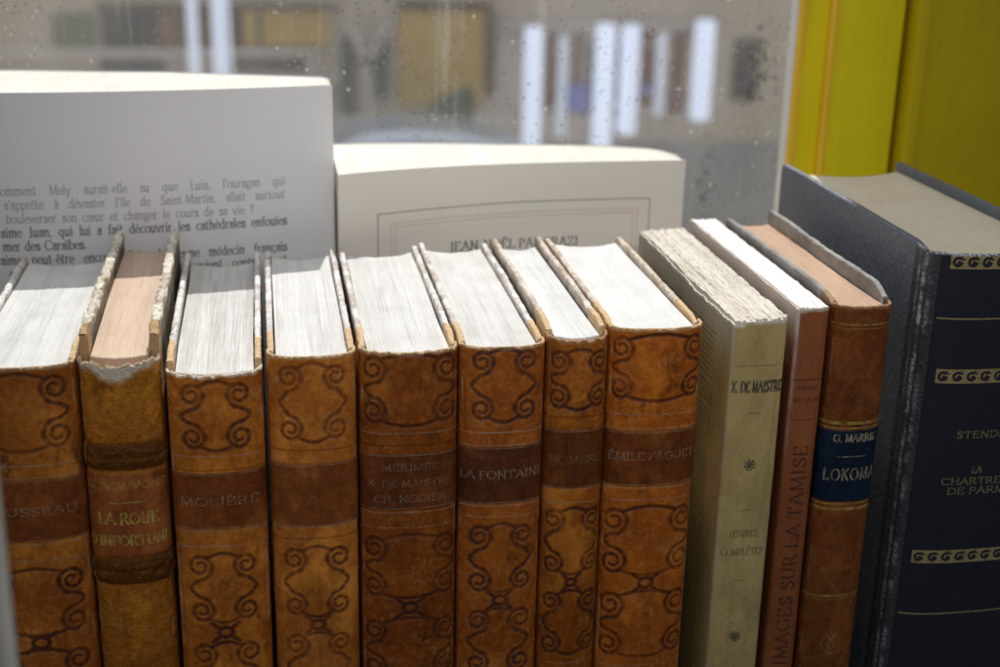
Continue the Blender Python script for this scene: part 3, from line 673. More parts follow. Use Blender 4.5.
# ------------------------------------------------------------------ quarter leather book with the blue label
def blue_label_book():
    xa, xb = .0438, .0645; w_ = xb-xa; H = .1706; HB = .1748; D = .114; seed = 47; bulge = .0035
    rt = root('leather_book', ((xa+xb)/2, 0, 0), 'chestnut leather book with gilt bands, blue title label and grey paper sides', 'book', LEATHER_GROUP)
    m = leather('chestnut_leather', (.27, .083, .022), (.17, .050, .013), gilt=(.46, .34, .09), seed=seed, mott=.35, gs=.9, rimc=(.42, .25, .13), scuff=.2)
    zf = lambda row: at(848, row, -.003)[2]
    def paint(r, L):
        for row, hw, v in ((325, .0003, .7), (329, .00018, .5), (423, .00055, 1), (428, .0003, .9), (503, .0003, .9), (508, .00055, 1), (594, .00045, .8), (597, .0002, .6)):
            z = zf(row); r.line('gilt', [(-L*.42, z), (L*.42, z)], hw, v)
        cz, q = zf(640), .0050
        for sx in (-1, 1):
            for pts in (((.05, -.9), (.35, -.75), (.75, -.4), (.85, .05), (.6, .35), (.8, .5)), ((0, .1), (.22, .35), (.12, .8), (0, 1.0)), ((.1, .3), (.42, .55), (.55, .85)), ((.1, -.75), (.3, -.3), (.3, 0), (.12, .1)), ((0, -1.1), (.2, -.95), (.4, -1.05))):
                r.line('gilt', crom([(sx*x*q*.8, cz+y*q) for x, y in pts]), .00018, .7)
        r.line('gilt', [(0, cz-q*.9), (0, cz+q*.5)], .0002, .6)
    sp, L = build_spine(rt, w_, H, m, paint, bulge=bulge, seed=seed, ragged=.0002)
    lm = leather('blue_label', (.012, .027, .055), (.008, .017, .036), gilt=(.52, .46, .30), seed=3, gs=.9, mott=.3, scuff=0)
    z1, z0 = zf(430), zf(501)
    def lp(r, L):
        r.text('gilt', 'G. MARRIE', .0008, zf(441), .0026, 'f', .12, .85, fit=L*.50, thick=.11, thin=.05)
        z = zf(456); r.line('gilt', [(-L*.16, z), (L*.16, z)], .00016, .9)
        r.text('gilt', 'LOKOMA', .0004, zf(479), .0041, 'f', .22, .85, fit=L*.62, thick=.08, thin=.035)
    build_label(sp, w_, z0, z1, lm, lp, bulge, frac=.9)
    b = NB('grey_side_paper'); n = b.noise(350, 4, .6, seed=4); n3 = b.noise(80, 3, .5, seed=9)
    gm = b.out(b.mix(b.attr('leather'), b.mix(b.ramp(n3, (.4, 0), (.6, 1)), b.mix(n, (.34, .32, .29), (.20, .185, .17)), (.38, .36, .33)), (.36, .24, .13)), .7, n, .0002, .6, .3)
    t = .0022
    build_board(rt, -w_/2+.0003+t, -w_/2+.0003, .0035, D, .1722, gm, 401, ly=.012, wear=.0002)
    build_board(rt, w_/2-.0003-t, w_/2-.0003, .0035, D, HB, gm, 402, ly=.001, wear=.0002, fdrop=.0030)
    pm = page_mat('tan_pages', (.62, .43, .31), (.48, .32, .22), seed, streak=.35, dust=.4)
    build_pages(rt, -w_/2+t+.0007, w_/2-t-.0007, .002, .002, D-.003, .003, .1692, pm, seed, gaps=1)
blue_label_book()

# ------------------------------------------------------------------ the large navy volume
def navy_book():
    xa, xb = .0752, .1300; w_ = xb-xa; H = .1880; D = .138; seed = 53; bulge = .006
    rt = root('large_book', ((xa+xb)/2, 0, 0), 'tall thick navy and black leatherette volume with gilt chain bands at far right', 'book')
    def leatherette(name, c0, c1, bd):
        b = NB(name); v = b.voro(620, 'SMOOTH_F1', seed=2); n = b.noise(900, 4, .6, seed=1); n1 = b.noise(60, 3, .5, seed=5)
        c = b.mix(n1, c0, c1); c = b.mix(b.ramp(v, (.25, 0), (.7, .3)), c, tuple(x*1.5 for x in c0))
        c = b.mix(b.math('MULTIPLY', b.attr('gilt'), b.ramp(b.noise(600, 3, .6, seed=8), (.3, .5), (.5, 1))), c, (.50, .40, .15))
        c = b.mix(b.math('MULTIPLY', b.attr('rim'), b.ramp(n, (.4, .1), (.6, .8))), c, (.80, .82, .86))  # rim: worn head edge plus the painted highlight along the hinge
        return b.out(c, b.ramp(n, (.3, .36), (.7, .52)), b.math('ADD', b.math('MULTIPLY', v, -1.2), b.math('MULTIPLY', n, .5)), bd, 1., .5)
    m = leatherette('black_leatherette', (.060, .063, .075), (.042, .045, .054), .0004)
    zf = lambda row: at(975, row-2, -.005)[2]
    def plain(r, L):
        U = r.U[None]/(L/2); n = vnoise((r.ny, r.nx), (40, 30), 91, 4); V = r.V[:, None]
        r.layer('rim')[:] = (1.3*np.exp(-((U+.815)/.024)**2)+.6*np.exp(-((U+.90)/.02)**2))*np.clip(.15+sstep(.35, .62, n), 0, 1)*(.35+.65*sstep(.10, .17, V))  # bluish-white window highlight on the hinge, painted into the rim mask
    def prof(V, U, L):
        # hinge groove each side of the raised round back
        a = np.abs(U)[None]/(L/2); return -.0007*np.exp(-((a-.80)/.03)**2)+0*V[:, None]
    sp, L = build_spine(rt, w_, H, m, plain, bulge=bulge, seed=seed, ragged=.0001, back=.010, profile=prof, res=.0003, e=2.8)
    b = NB('navy_cloth'); n = b.noise(1500, 4, .6, seed=1); n2 = b.noise(90, 4, .6, seed=6)
    c = b.mix(n2, (.015, .018, .030), (.023, .026, .040))
    c = b.mix(b.math('MULTIPLY', b.attr('gilt'), b.ramp(b.noise(500, 3, .6, seed=8), (.3, .45), (.5, 1))), c, (.42, .34, .15))
    nm = b.out(c, .55, b.math('SUBTRACT', n, b.attr('gilt')), .00015, .7, .35)
    def lp(r, L):
        e_ = (r.U[-1]-r.U[0])/2; uc = 0
        for row in (263.5, 377, 555, 690):
            z = zf(row); s_ = .0049
            k = int(2*(e_-.0012)/s_); A = k*s_/2
            r.rect('gilt', -A, A, z-s_/2, z+s_/2, .95)
            g = r.layer('gilt')
            for i in range(k):
                u = -A+(i+.5)*s_; tmp = Raster.__new__(Raster); tmp.__dict__ = dict(r.__dict__); tmp.L = {}
                tmp.line('q', arc(u, z, s_*.27, s_*.27, 60, 330, 14), s_*.10, 1); tmp.line('q', [(u+s_*.25, z-.0004), (u+s_*.05, z+.0001), (u, z-.0009)], s_*.08, 1)
                tmp.line('q', arc(u+s_*.32, z+s_*.3, s_*.12, s_*.12, 150, 300, 6), s_*.06, 1)
                g[:] = g*(1-tmp.L['q'])
                r.line('ink', [(0, -1), (0, -1)], 1e-4)
        for row in (320, 611): r.line('gilt', [(-e_+.0014, zf(row)), (e_-.0014, zf(row))], .00024, .95)
        k = dict(thick=.06, thin=.03)
        r.text('gilt', 'STENDHAL', 0, zf(438), .0024, 'f', .14, 1, fit=.0245, **k)
        r.text('gilt', 'LA', -.0030, zf(473), .0024, 'c', .1, 1, **k)
        r.text('gilt', 'CHARTREUSE', 0, zf(484), .0024, 'f', .1, 1, fit=.0305, **k)
        r.text('gilt', 'DE PARME', -.0005, zf(493.5), .0024, 'f', .1, 1, fit=.0245, **k)
    build_label(sp, w_, .0, H-.0003, nm, lp, bulge, frac=.655, back=.010, th=.0003, res=.00018, e=2.8)
    t = .0030
    for sgn, sd in ((-1, 501), (1, 502)):
        build_board(rt, sgn*(w_/2-.0003-t), sgn*(w_/2-.0003), .006, D, H+.0006, leatherette('black_leatherette', (.155, .172, .215), (.12, .132, .165), .0004), sd, wear=.00005, rad=.0012)  # boards lighter than the spine: bounced light put into their colour
    pm = page_mat('yellowed_pages', (.88, .78, .60), (.74, .63, .45), seed, streak=.3, dust=.4)
    build_pages(rt, -w_/2+t+.0007, w_/2-t-.0007, .0015, .004, D-.004, .009, H-.0030, pm, seed, gaps=0, amp=.00005, nx=360)
navy_book()

# ------------------------------------------------------------------ the two white paperbacks standing behind
def print_mat(name, c0, inks, spec=.3, rough=.5, seed=0):
    b = NB(name); n = b.noise(40, 3, .5, seed=seed)
    c = b.mix(n, c0, tuple(x*.95 for x in c0))
    for k, col, s_ in inks: c = b.mix(b.math('MULTIPLY', b.attr(k), s_), c, col)
    return b.out(c, rough, b.noise(1200, 3, .5, seed=3), .00005, .5, spec)
def standing_paperback(name_label, x0, x1, H, yl, th, paint, m, pm, seed, z0=.05, res=.0002, backtop=None):
    """yl(x): y of the front cover; th(x): thickness"""
    rt = root('white_paperback', ((x0+x1)/2, float(yl(np.array([(x0+x1)/2]))[0]), 0), name_label, 'book')
    ox, oy = rt.location.x, rt.location.y
    r = Raster(x0, x1, z0, H, res); paint(r)
    ys = yl(r.U); V = r.V[:, None]+np.zeros((1, r.nx))
    P = np.stack([np.repeat(r.U[None], r.ny, 0)-ox, np.repeat(ys[None], r.ny, 0)-oy, V], -1)
    lowr = P[:1].copy(); lowr[..., 2] = 0
    back = P[-1:].copy(); back[..., 1] += .0003; back2 = back.copy(); back2[..., 2] = 0
    pad = lambda A: np.concatenate([A[:1]*0, A, A[-1:]*0, A[-1:]*0])
    me = grid_mesh('cover', np.concatenate([lowr, P, back, back2]), {k: pad(v) for k, v in r.L.items()})
    link('front_cover', me, m, rt)
    # pages and back cover follow the same curve
    nx = 260; u = np.linspace(x0+.0002, x1-.0006, nx); y0 = yl(u)+.0004; tt = th(u)
    nyy = 120; t = np.linspace(0, 1, nyy)[:, None]
    Z = H-.0004+.00012*(vnoise((nyy, nx), (nyy/2, 3), seed, 2)-.5)*2
    P = np.stack([np.repeat(u[None], nyy, 0)-ox, y0[None]+tt[None]*t-oy, Z], -1)
    lo = lambda a: np.concatenate([a[..., :2], np.zeros_like(a[..., :1])], -1)
    P = np.concatenate([lo(P[:1]), P, lo(P[-1:])], 0); P = np.concatenate([lo(P[:, :1]), P, lo(P[:, -1:])], 1)
    link('page_block', grid_mesh('page_block', P, {'gap': np.zeros(P.shape[:2])}, smooth=False), pm, rt)
    n2 = 80; u = np.linspace(x0, x1, n2); yb = yl(u)+th(u)+.0006; zz = np.array([0, H*.5, H, H, H*.5, 0])
    yy = np.array([0, 0, 0, .0004, .0004, .0004])
    P = np.stack([np.repeat(u[None], 6, 0)-ox, yb[None]+yy[:, None]-oy, np.repeat(zz[:, None], n2, 1)], -1)
    link('back_cover', grid_mesh('back_cover', P, smooth=False), m, rt)
    return rt
pm_w = page_mat('bright_pages', (.86, .84, .78), (.72, .66, .54), 71, streak=.35, dust=.2)
pm_w.node_tree.nodes['Principled BSDF'].inputs['Roughness'].default_value = .9
LINES = ['Comment Mely aurait-elle su que Luis, l\'ouragan qui', 's\'apprête à dévaster l\'île de Saint-Martin, allait surtout', 'bouleverser son cœur et changer le cours de sa vie ?',
         'aime Juan, qui lui a fait découvrir les cathédrales enfouies', 'la mer des Caraïbes.', 'aime peut-être encore Théo, le jeune médecin français', 'quitté il y a six mois, et qui revient contre tout']
def p1_y(x): return np.where(x > -.235, .1286+.0159*(np.clip(x+.235, 0, 1)/.1227)**1.9, .1286)
HP1 = .2212
def paint_p1(r):
    A = [at(285, 187, .14), at(285, 202.5, .14), at(254, 218, .14), at(287, 233.5, .14), at(90, 248, .14), at(287, 257, .14), at(287, 271.5, .14)]
    L0 = [at(-1, 193, .14), at(10, 208, .14), at(12, 224, .14), at(7, 239, .14), at(-3, 251, .14), at(7, 266.5, .14), at(16, 280, .14)]
    for i, (t, a, l) in enumerate(zip(LINES, A, L0)):
        z = (a[2]*1+l[2])/2; 
        z = .1822-.00545*i
        r.text('ink', t, l[0], z, (.0038 if i > 2 else .0036), 'j', .055, .95 if i > 2 else .7, fit=a[0]-l[0], thick=.076 if i > 2 else .056, thin=.034, squash=.86, soft=.00025)  # upper lines fainter: veiling haze put into the ink strength
m1 = print_mat('white_cover', (.735, .74, .76), [('ink', (.06, .06, .065), .9)], seed=2)
standing_paperback('white paperback at the back left showing paragraphs of black print on its cover', -.262, -.1123, HP1, p1_y, lambda x: np.interp(x, [-.27, -.235, -.18, -.14, -.1145, -.1123], [.060, .0594, .0497, .034, .022, .013]), paint_p1, m1, pm_w, 5)

_a, _b, _c = at(335, 175, .132), at(500, 163, .139), at(690, 160, .145)
HP2 = .1884
def p2_y(x):
    # gently curved front cover
    return .147-.0192*(np.clip(.038-x, 0, 1)/.15)**3.2
def paint_p2(r):
    x0 = at(377, 212, .138)[0]; x1 = at(652, 198, .144)[0]; zt = .1722
    tl = .0016; r.line('olive', [(x0, .05), (x0, zt-tl), ((x0+x1)/2, zt-.0002), (x1, zt), (x1, .05)], .00020, .95)
    for dlt in (.0053, .0072): r.line('redl', [(x0+dlt, .05), (x0+dlt, zt-tl-dlt*.82), ((x0+x1)/2, zt-.0002-dlt*.82), (x1-dlt, zt-dlt*.82), (x1-dlt, .05)], .00013, .75)
    xa, xb = at(450, 245, .140)[0], at(580, 242, .142)[0]
    r.text('ink', 'JEAN-NOËL PANCRAZI', (xa+xb)/2, .1523, .0039, 'f', .12, .95, fit=xb-xa, thick=.09, thin=.035, soft=.00025)
m2 = print_mat('ivory_cover', (.74, .705, .645), [('olive', (.10, .09, .05), .9), ('redl', (.42, .16, .10), .8), ('ink', (.05, .045, .045), .95)], seed=6)
def th2(x): return np.interp(x, [-.112, -.037, .007, .026, .032, .0365], [.0625, .041, .0335, .0265, .0215, .010])
standing_paperback('ivory paperback behind the row with a thin ruled border and an author name', -.1116, .0365, HP2, p2_y, th2, paint_p2, m2, pm_w, 6)

# ------------------------------------------------------------------ window: glass, yellow frame
def paint_mat(name, c0, c1, seed, rough=.42):
    b = NB(name); n = b.noise(300, 4, .6, (1, 1, .06), seed); n2 = b.noise(25, 3, .5, seed=seed+1)
    c = b.mix(b.ramp(n2, (.3, 0), (.7, 1)), c0, c1)
    c = b.mix(b.math('MULTIPLY', b.ramp(n, (.5, 0), (.75, 1)), .18), c, tuple(x*.6 for x in c1))
    c = b.mix(b.math('MULTIPLY', b.ramp(b.voro(120, seed=seed), (.03, 1), (.05, 0)), .5), c, (.2, .16, .08))
    return b.out(c, rough, n, .0004, .6, .45)
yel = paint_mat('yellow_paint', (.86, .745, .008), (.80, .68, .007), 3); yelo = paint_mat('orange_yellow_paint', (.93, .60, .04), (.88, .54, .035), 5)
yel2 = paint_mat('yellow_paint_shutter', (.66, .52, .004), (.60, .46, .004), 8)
YW = .2
wf = root('window_frame', (.125, YW, 0), 'yellow painted wooden window frame with a moulded edge beside the pane', 'window')
def wbox(name, m, L, bev=.0008): return link(name, boxes_mesh(name, [(a-.125, b-.125, c-YW, d_-YW, e, f) for a, b, c, d_, e, f in L], bev), m, wf)
ZT = .75
wbox('glazing_bead', yelo, [(.1020, .1062, .198, .2036, .03, ZT)], .0012)
wbox('stile', yel, [(.1062, .1172, .2005, .2065, .0, ZT)], .0006)
wbox('moulding', yelo, [(.1172, .1207, .1965, .240, .0, ZT)], .0015)
wbox('stile', yel, [(.1207, .1535, .1985, .240, .0, ZT)], .0010)
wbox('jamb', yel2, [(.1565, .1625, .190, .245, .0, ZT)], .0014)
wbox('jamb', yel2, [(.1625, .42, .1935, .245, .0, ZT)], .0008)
wbox('bottom_rail', yel, [(-.9, .1015, .195, .235, .0, .06)], .002)
b = NB('putty'); putty = b.out((.78, .79, .80), .5, b.noise(500, 4, .6), .0005, .8, .4)
wbox('putty_line', putty, [(.1006, .1020, .199, .205, .06, ZT)], .0003)
def glass_mat():
    b = NB('dirty_glass'); N, L = b.N, b.L
    film = b.ramp(b.noise(16, 5, .6, seed=2), (.25, .08), (.75, .19))
    wipe = b.math('ADD', b.ramp(b.noise(30, 3, .6, (1, 1, .1), 5), (.4, 0), (.8, .08)), b.ramp(b.noise(160, 2, .6, (1, 1, .05), 15), (.62, 0), (.70, .10)))
    sp = b.math('MULTIPLY', b.ramp(b.voro(420, seed=1), (.10, 1), (.18, 0)), b.ramp(b.noise(18, 3, .5, seed=8), (.45, .05), (.62, .8)))
    sp2 = b.math('MULTIPLY', b.ramp(b.voro(110, seed=4), (.05, 1), (.10, 0)), .55)
    veil = b.math('ADD', b.math('ADD', film, wipe), b.math('MAXIMUM', sp, sp2), clamp=True)
    tr = b.new('ShaderNodeBsdfTranslucent'); tr.inputs[0].default_value = (.80, .80, .79, 1)
    di = b.new('ShaderNodeBsdfDiffuse'); di.inputs[0].default_value = (.6, .6, .58, 1)
    m1_ = b.new('ShaderNodeMixShader'); m1_.inputs[0].default_value = .45; L.new(tr.outputs[0], m1_.inputs[1]); L.new(di.outputs[0], m1_.inputs[2])
    tp = b.new('ShaderNodeBsdfTransparent'); tp.inputs[0].default_value = (.97, .98, .98, 1)
    m2_ = b.new('ShaderNodeMixShader'); L.new(veil, m2_.inputs[0]); L.new(tp.outputs[0], m2_.inputs[1]); L.new(m1_.outputs[0], m2_.inputs[2])
    # dark grime specks and the blotches near the frame
    dk = b.new('ShaderNodeBsdfDiffuse'); dk.inputs[0].default_value = (.05, .05, .06, 1)
    v2 = b.ramp(b.voro(360, seed=9), (.10, .75), (.2, 0))
    v3 = b.ramp(b.noise(330, 5, .7, (1, 1, .8), 3), (.50, 0), (.62, .6))
    msk = b.attr('grime')
    dark = b.math('MAXIMUM', b.math('MULTIPLY', v2, b.ramp(b.noise(22, 3, .5, seed=18), (.42, 0), (.55, 1))), b.math('MULTIPLY', v3, msk))
    m3_ = b.new('ShaderNodeMixShader'); L.new(dark, m3_.inputs[0]); L.new(m2_.outputs[0], m3_.inputs[1]); L.new(dk.outputs[0], m3_.inputs[2])
    gl = b.new('ShaderNodeBsdfGlossy'); gl.inputs['Roughness'].default_value = .03
    m4_ = b.new('ShaderNodeMixShader'); m4_.inputs[0].default_value = .03; L.new(m3_.outputs[0], m4_.inputs[1]); L.new(gl.outputs[0], m4_.inputs[2])
    N.remove(b.P); L.new(m4_.outputs[0], [n for n in N if n.type == 'OUTPUT_MATERIAL'][0].inputs[0]); return b.m
gx = np.linspace(-.9, .1012, 500); gz = np.linspace(.03, ZT, 360)
GX, GZ = np.meshgrid(gx, gz)
gr = np.zeros_like(GX)
for px, py, wx, wz in ((762, 50, .005, .014), (770, 85, .005, .012), (706, 182, .006, .016), (752, 90, .004, .01)):
    q = at(px, py, .2); gr += np.exp(-((GX-q[0])/wx)**2-((GZ-q[2])/wz)**2)
P = np.stack([GX-.125, GX*0+.2025-YW, GZ], -1)
link('glass_pane', grid_mesh('glass_pane', P, {'grime': np.clip(gr, 0, 1)}), glass_mat(), wf)

# ------------------------------------------------------------------ shelf, wall below, room floor
def wood(name, c0, c1, seed, sc=(1, 12, 12)):
    b = NB(name); n = b.noise(9, 6, .6, sc, seed, 1.2); n2 = b.noise(120, 4, .6, sc, seed+2)
    c = b.mix(n, c0, c1); c = b.mix(b.math('MULTIPLY', n2, .4), c, tuple(x*.5 for x in c1))
    return b.out(c, .55, n2, .0004, .6, .4)
shelf = link('shelf', boxes_mesh('shelf', [(-.95, .5, -.06, .194, -.022, -.0005)], .0015), wood('dark_shelf_wood', (.09, .05, .025), (.05, .026, .013), 2))
shelf['kind'] = 'structure'
b = NB('plaster_wall'); wallm = b.out(b.mix(b.noise(4, 5, .6), (.30, .28, .25), (.22, .20, .18)), .85, b.noise(60, 5, .6), .002, .7, .2)
o = link('wall', boxes_mesh('wall', [(-1.2, .8, .2, .42, -3.75, -.03)], .004), wallm); o['label'] = 'plaster wall below the window behind the shelf'; o['category'] = 'wall'
fl = link('floor', boxes_mesh('floor', [(-1.6, 1.2, -2.2, .19, -.92, -.9)], 0), wood('floor_boards', (.07, .045, .028), (.045, .028, .018), 5)); fl['kind'] = 'structure'
# pale upright of the display rack, close to the lens and out of focus
q = at(20, 667, -.17)
b = NB('rack_paint'); rm = b.out(b.mix(b.noise(40, 4, .6), (.55, .56, .52), (.44, .45, .42)), .6, b.noise(300, 4, .6), .0004, .6, .3)
o = link('rack_upright', boxes_mesh('rack_upright', [(q[0]-.022, q[0], -.182, -.17, -.0005-.9+.0005, .26)], .0012), rm)
o['label'] = 'pale painted upright post at the lower left edge, blurred close to the lens'; o['category'] = 'post'

# ------------------------------------------------------------------ the street outside
YF = 14.0; ZG = -3.75
b = NB('pavement'); pv = b.out(b.mix(b.noise(3, 6, .6), (.62, .57, .50), (.50, .46, .40)), .9, b.noise(60, 4, .6), .005, .7, .2)
g = link('street', boxes_mesh('street', [(-40, 40, .45, 60, ZG-.1, ZG)], 0), pv); g['kind'] = 'structure'
def beam(p0, p1, w_=.1):
    a, c = at(*p0, YF-.08), at(*p1, YF-.08); dx, dz = c[0]-a[0], c[2]-a[2]; l = math.hypot(dx, dz); nx_, nz_ = -dz/l*w_/2, dx/l*w_/2
    link('beam', prism_mesh('beam', [(a[0]+nx_, a[2]+nz_-ZG), (a[0]-nx_, a[2]-nz_-ZG), (c[0]-nx_, c[2]-nz_-ZG), (c[0]+nx_, c[2]+nz_-ZG)], -.12, -.02), pale, hs)
def flat(name, c, seed=0, rough=.8, var=.8):
    b = NB(name); return b.out(b.mix(b.noise(2.2, 5, .6, seed=seed), c, tuple(x*var for x in c)), rough, b.noise(30, 4, .6, seed=seed), .004, .6, .25)
hs = root('house', (0, YF, ZG), 'grey-beige half-timbered house across the street, blurred beyond the glass', 'house')
def hbox(name, m, rects, d0, d1, label=None):
    L = []
    for (x0, y0, x1, y1) in rects:
        a = at(x0, y0, YF+d0); c = at(x1, y1, YF+d0); L.append((a[0], c[0], d0, d1, c[2]-ZG, a[2]-ZG))
    return link(name, boxes_mesh(name, L, .006), m, hs, label)
A0 = at(-60, 0, YF); A1 = at(1250, 0, YF)
link('wall', boxes_mesh('wall', [(A0[0]-4, A1[0]+4, 0, 5, 0, 5.2)]), flat('render', (.78, .66, .54), 1), hs)
link('roof', prism_mesh('roof', [(-.5, 5.15), (5.6, 5.15), (2.5, 7.2)], A0[0]-4.3, A1[0]+4.3, 'x'), flat('roof_tiles', (.25, .11, .07), 2), hs)
brown = flat('brown_panel', (.20, .10, .045), 4, var=.4); och = flat('ochre_shutter', (.90, .58, .13), 6, var=.65); dkm = flat('dark_opening', (.05, .04, .038), 7); pale = flat('pale_beam', (.76, .70, .64), 9)
navyb = flat('blue_grey_paint', (.06, .075, .11), 8)
hbox('shopfront', brown, [(100, 9, 300, 47)], -.03, .02); hbox('window', dkm, [(104, 14, 165, 50)], -.05, -.02); hbox('window', dkm, [(52, 14, 58, 52)], -.05, -.01)
hbox('window', dkm, [(100, 60, 165, 73)], -.03, .01); hbox('panel', brown, [(230, 58, 306, 71)], -.03, .01)
hbox('shutter', och, [(243, 8, 330, 46)], -.06, -.035)
hbox('lintel', brown, [(398, 2, 494, 9)], -.09, .0); hbox('post', brown, [(486, 9, 495, 95)], -.09, .0); hbox('shutter', och, [(400, 10, 484, 104)], -.05, .0)
hbox('ledge', pale, [(-60, 50, 312, 57)], -.12, 0); hbox('ledge', pale, [(-60, 76, 340, 84)], -.16, 0); hbox('post', pale, [(306, 50, 315, 84)], -.1, .0)
hbox('post', pale, [(361, 60, 373, 125)], -.12, 0); beam((366, 64), (350, 22)); beam((367, 64), (388, 18)); hbox('shutter', navyb, [(341, 38, 355, 116)], -.08, 0); hbox('shutter', navyb, [(377, 42, 388, 96)], -.08, 0)
hbox('plinth', pale, [(335, 118, 500, 126)], -.14, 0)
redb = flat('red_brown_paint', (.22, .09, .07), 10)
hbox('window', redb, [(548, 34, 556, 108), (575, 34, 582, 88)], -.05, 0); hbox('window', redb, [(643, 32, 652, 105), (674, 34, 682, 112)], -.05, 0)
hbox('sign', flat('violet_blue_sign', (.20, .22, .62), 11), [(566, 86, 588, 113)], -.09, -.01); hbox('sign', flat('violet_blue_sign', (.22, .22, .48), 11), [(640, 84, 656, 96)], -.08, -.01)
hbox('base_course', flat('grey_stone', (.42, .42, .43), 12), [(500, 146, 1250, 250)], -.10, 0)
hbox('window', dkm, [(256, 12, 262, 44)], -.07, -.03); hbox('lintel', brown, [(96, 4, 340, 10)], -.12, .0); hbox('shutter', flat('rust_paint', (.30, .13, .07), 15), [(160, 14, 176, 48)], -.08, -.03)
hbox('shutter', flat('dull_green_paint', (.20, .24, .13), 16), [(60, 14, 96, 48)], -.06, .0)
hbox('window', flat('dusky_pane', (.10, .09, .09), 17), [(590, 40, 598, 118), (618, 40, 624, 118)], -.05, 0); hbox('window', flat('dusky_pane', (.11, .10, .10), 18), [(736, 40, 756, 100)], -.04, 0)
hbox('sill', pale, [(505, 22, 730, 28)], -.1, 0)
# bluish-white uprights in front of the shop, no lamps; glow added as emission
def strip(px, w_, y0, y1, lab, e=.72, y=13.5):
    a = at(px, y0, y); c = at(px, y1, y); rr = w_/2/F*(y+.4)*1.04; h = a[2]-c[2]
    rt = root('upright_added_glow', (a[0], y, c[2]), lab, 'light', 'white uprights with added glow on the house front')
    P = np.array([[(q_*math.cos(t), q_*math.sin(t), z) for t in np.linspace(0, 2*math.pi, 20, endpoint=False)] for q_, z in ((0, 0), (rr*.8, 0), (rr, .03), (rr, h-.03), (rr*.8, h), (0, h))])
    m, N, L, p = mat('white_added_glow'); p.inputs['Base Color'].default_value = (.8, .84, .9, 1)
    p.inputs['Emission Color'].default_value = (.66, .76, 1, 1); p.inputs['Emission Strength'].default_value = e
    link('upright_bar', grid_mesh('upright_bar', P, close_u=True), m, rt)
    for q_ in (.2, .8): link('bracket', boxes_mesh('bracket', [(-rr*.5, rr*.5, rr*.9, .52, h*q_, h*q_+.05)], .004), pale, rt)
for px, w_, y0, y1, lab, e in ((188, 10, -60, 76, 'thin white upright with added glow at upper left, left one of a close pair', .5), (217, 16, -60, 76, 'broader white upright with added glow at upper left, right one of a close pair', .55),
        (534, 18, 27, 150, 'broad white upright with added glow left of the violet-blue sign', .75), (564, 9, 36, 138, 'faint thin white upright with added glow just left of the violet-blue sign', .3), (606, 19, 24, 150, 'broad white upright with added glow just right of the violet-blue sign', .78),
        (632, 18, 25, 134, 'broad white upright with added glow close to the right of another broad one', .7), (663, 9, 33, 116, 'faint thin white upright with added glow between broad ones on the right', .32), (706, 20, 20, 120, 'broad white upright with added glow nearest the yellow frame', .72)):
    strip(px, w_, y0, y1, lab, e)
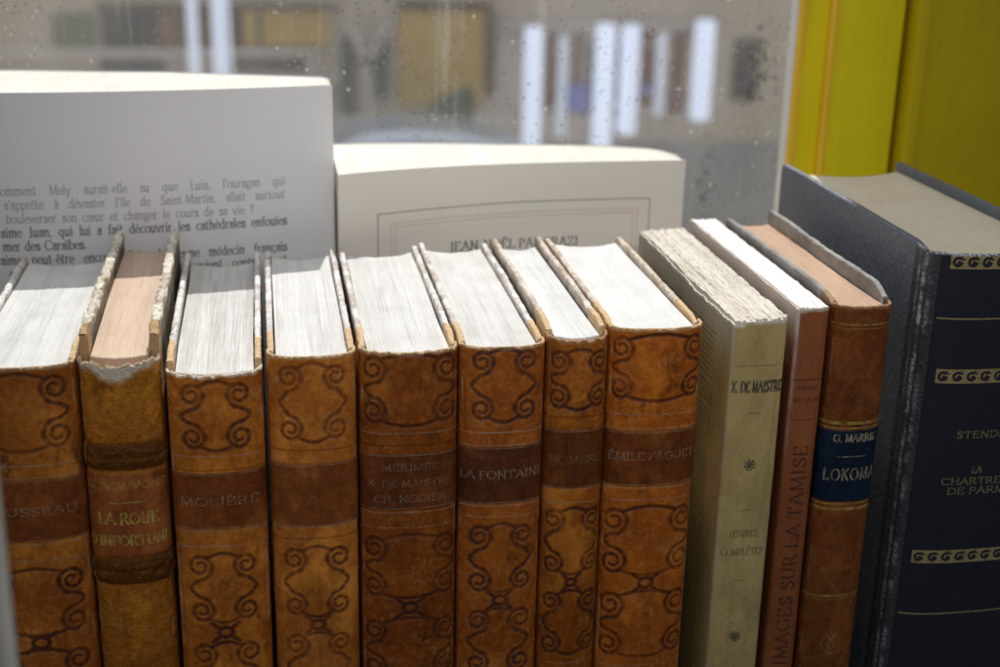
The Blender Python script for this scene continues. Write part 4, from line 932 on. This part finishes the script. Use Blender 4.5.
# potted shrub
def shrub():
    a = at(458, 108, 13.5); rt = root('potted_shrub', (a[0], 13.5, ZG), 'small green shrub in a pot against the ochre shutter', 'plant')
    r = np.random.default_rng(4); n = 900; c = r.normal(0, 1, (n, 3)); c /= np.linalg.norm(c, axis=1)[:, None]; c *= (r.random((n, 1))**.4)*np.array([[.24, .18, .20]])*(1+.3*np.sin(c[:, :1]*5))
    c[:, 2] += a[2]-ZG; u = r.normal(0, 1, (n, 3)); v = r.normal(0, 1, (n, 3)); s_ = .035
    V = np.stack([c-u*s_/2, c+v*s_/2, c+u*s_/2, c-v*s_/2], 1).reshape(-1, 3)
    me = bpy.data.meshes.new('foliage'); me.from_pydata(V.tolist(), [], np.arange(n*4).reshape(n, 4).tolist())
    link('foliage', me, flat('leaf_green', (.05, .13, .05), 3, .6, .4), rt)
    h = a[2]-ZG
    link('stem', boxes_mesh('stem', [(-.02, .02, -.02, .02, .4, h)], .004), flat('bark', (.12, .08, .05), 3), rt)
    P = np.array([[(rr*math.cos(t), rr*math.sin(t), z) for t in np.linspace(0, 2*math.pi, 24, endpoint=False)] for rr, z in ((0, 0), (.15, 0), (.22, .42), (.24, .45), (.2, .45), (.19, .38), (0, .38))])
    link('pot', grid_mesh('pot', P, close_u=True), flat('terracotta', (.42, .17, .09), 5), rt)
shrub()
# parked car
def car():
    c = at(407, 127, 11.2); x0 = c[0]; rt = root('parked_car', (x0, 11.2, ZG), 'pale blue-grey small car parked across the street, only its roof showing', 'car')
    m = flat('car_paint', (.24, .30, .40), 4, .3, .96); gm = flat('car_glass', (.03, .035, .04), 5, .1); tm = flat('tyre_rubber', (.03, .03, .03), 6); mt = flat('hub_metal', (.5, .5, .5), 6, .3)
    H = c[2]-ZG; L = 3.6; wd = 1.5
    prof = [(-1.8, .28), (-1.82, .62), (-1.7, .82), (-1.0, .92), (-.62, H*.93), (-.45, H*.985), (0, H), (.5, H*.985), (1.05, H*.9), (1.55, .88), (1.8, .8), (1.82, .3)]
    me = prism_mesh('body', prof, -wd/2, wd/2, 'y')
    import bmesh
    bm = bmesh.new(); bm.from_mesh(me)
    for v in bm.verts:
        if v.co.z > .95: v.co.y *= .84
    bmesh.ops.bevel(bm, geom=bm.edges[:], offset=.05, segments=3, affect='EDGES'); bm.to_mesh(me); bm.free()
    link('body', me, m, rt)
    link('window', prism_mesh('window', [(-.88, .95), (-.55, H*.9), (-.05, H*.93), (-.05, .95)], -wd/2*.97, -wd/2*.93, 'y'), gm, rt)
    link('window', prism_mesh('window', [(.03, .95), (.03, H*.93), (.5, H*.91), (1.0, .95)], -wd/2*.97, -wd/2*.93, 'y'), gm, rt)
    for wx in (-1.15, 1.15):
        for sy in (-1, 1):
            t = [(wx+.3*math.cos(a), .3+.3*math.sin(a)) for a in np.linspace(0, 2*math.pi, 28, endpoint=False)]
            tt = link('wheel', prism_mesh('wheel', t, sy*wd/2-.1, sy*wd/2+.06, 'y'), tm, rt)
            t = [(wx+.17*math.cos(a), .3+.17*math.sin(a)) for a in np.linspace(0, 2*math.pi, 20, endpoint=False)]
            link('rim', prism_mesh('rim', t, sy*(wd/2+.03), sy*(wd/2+.075), 'y'), mt, tt)
car()
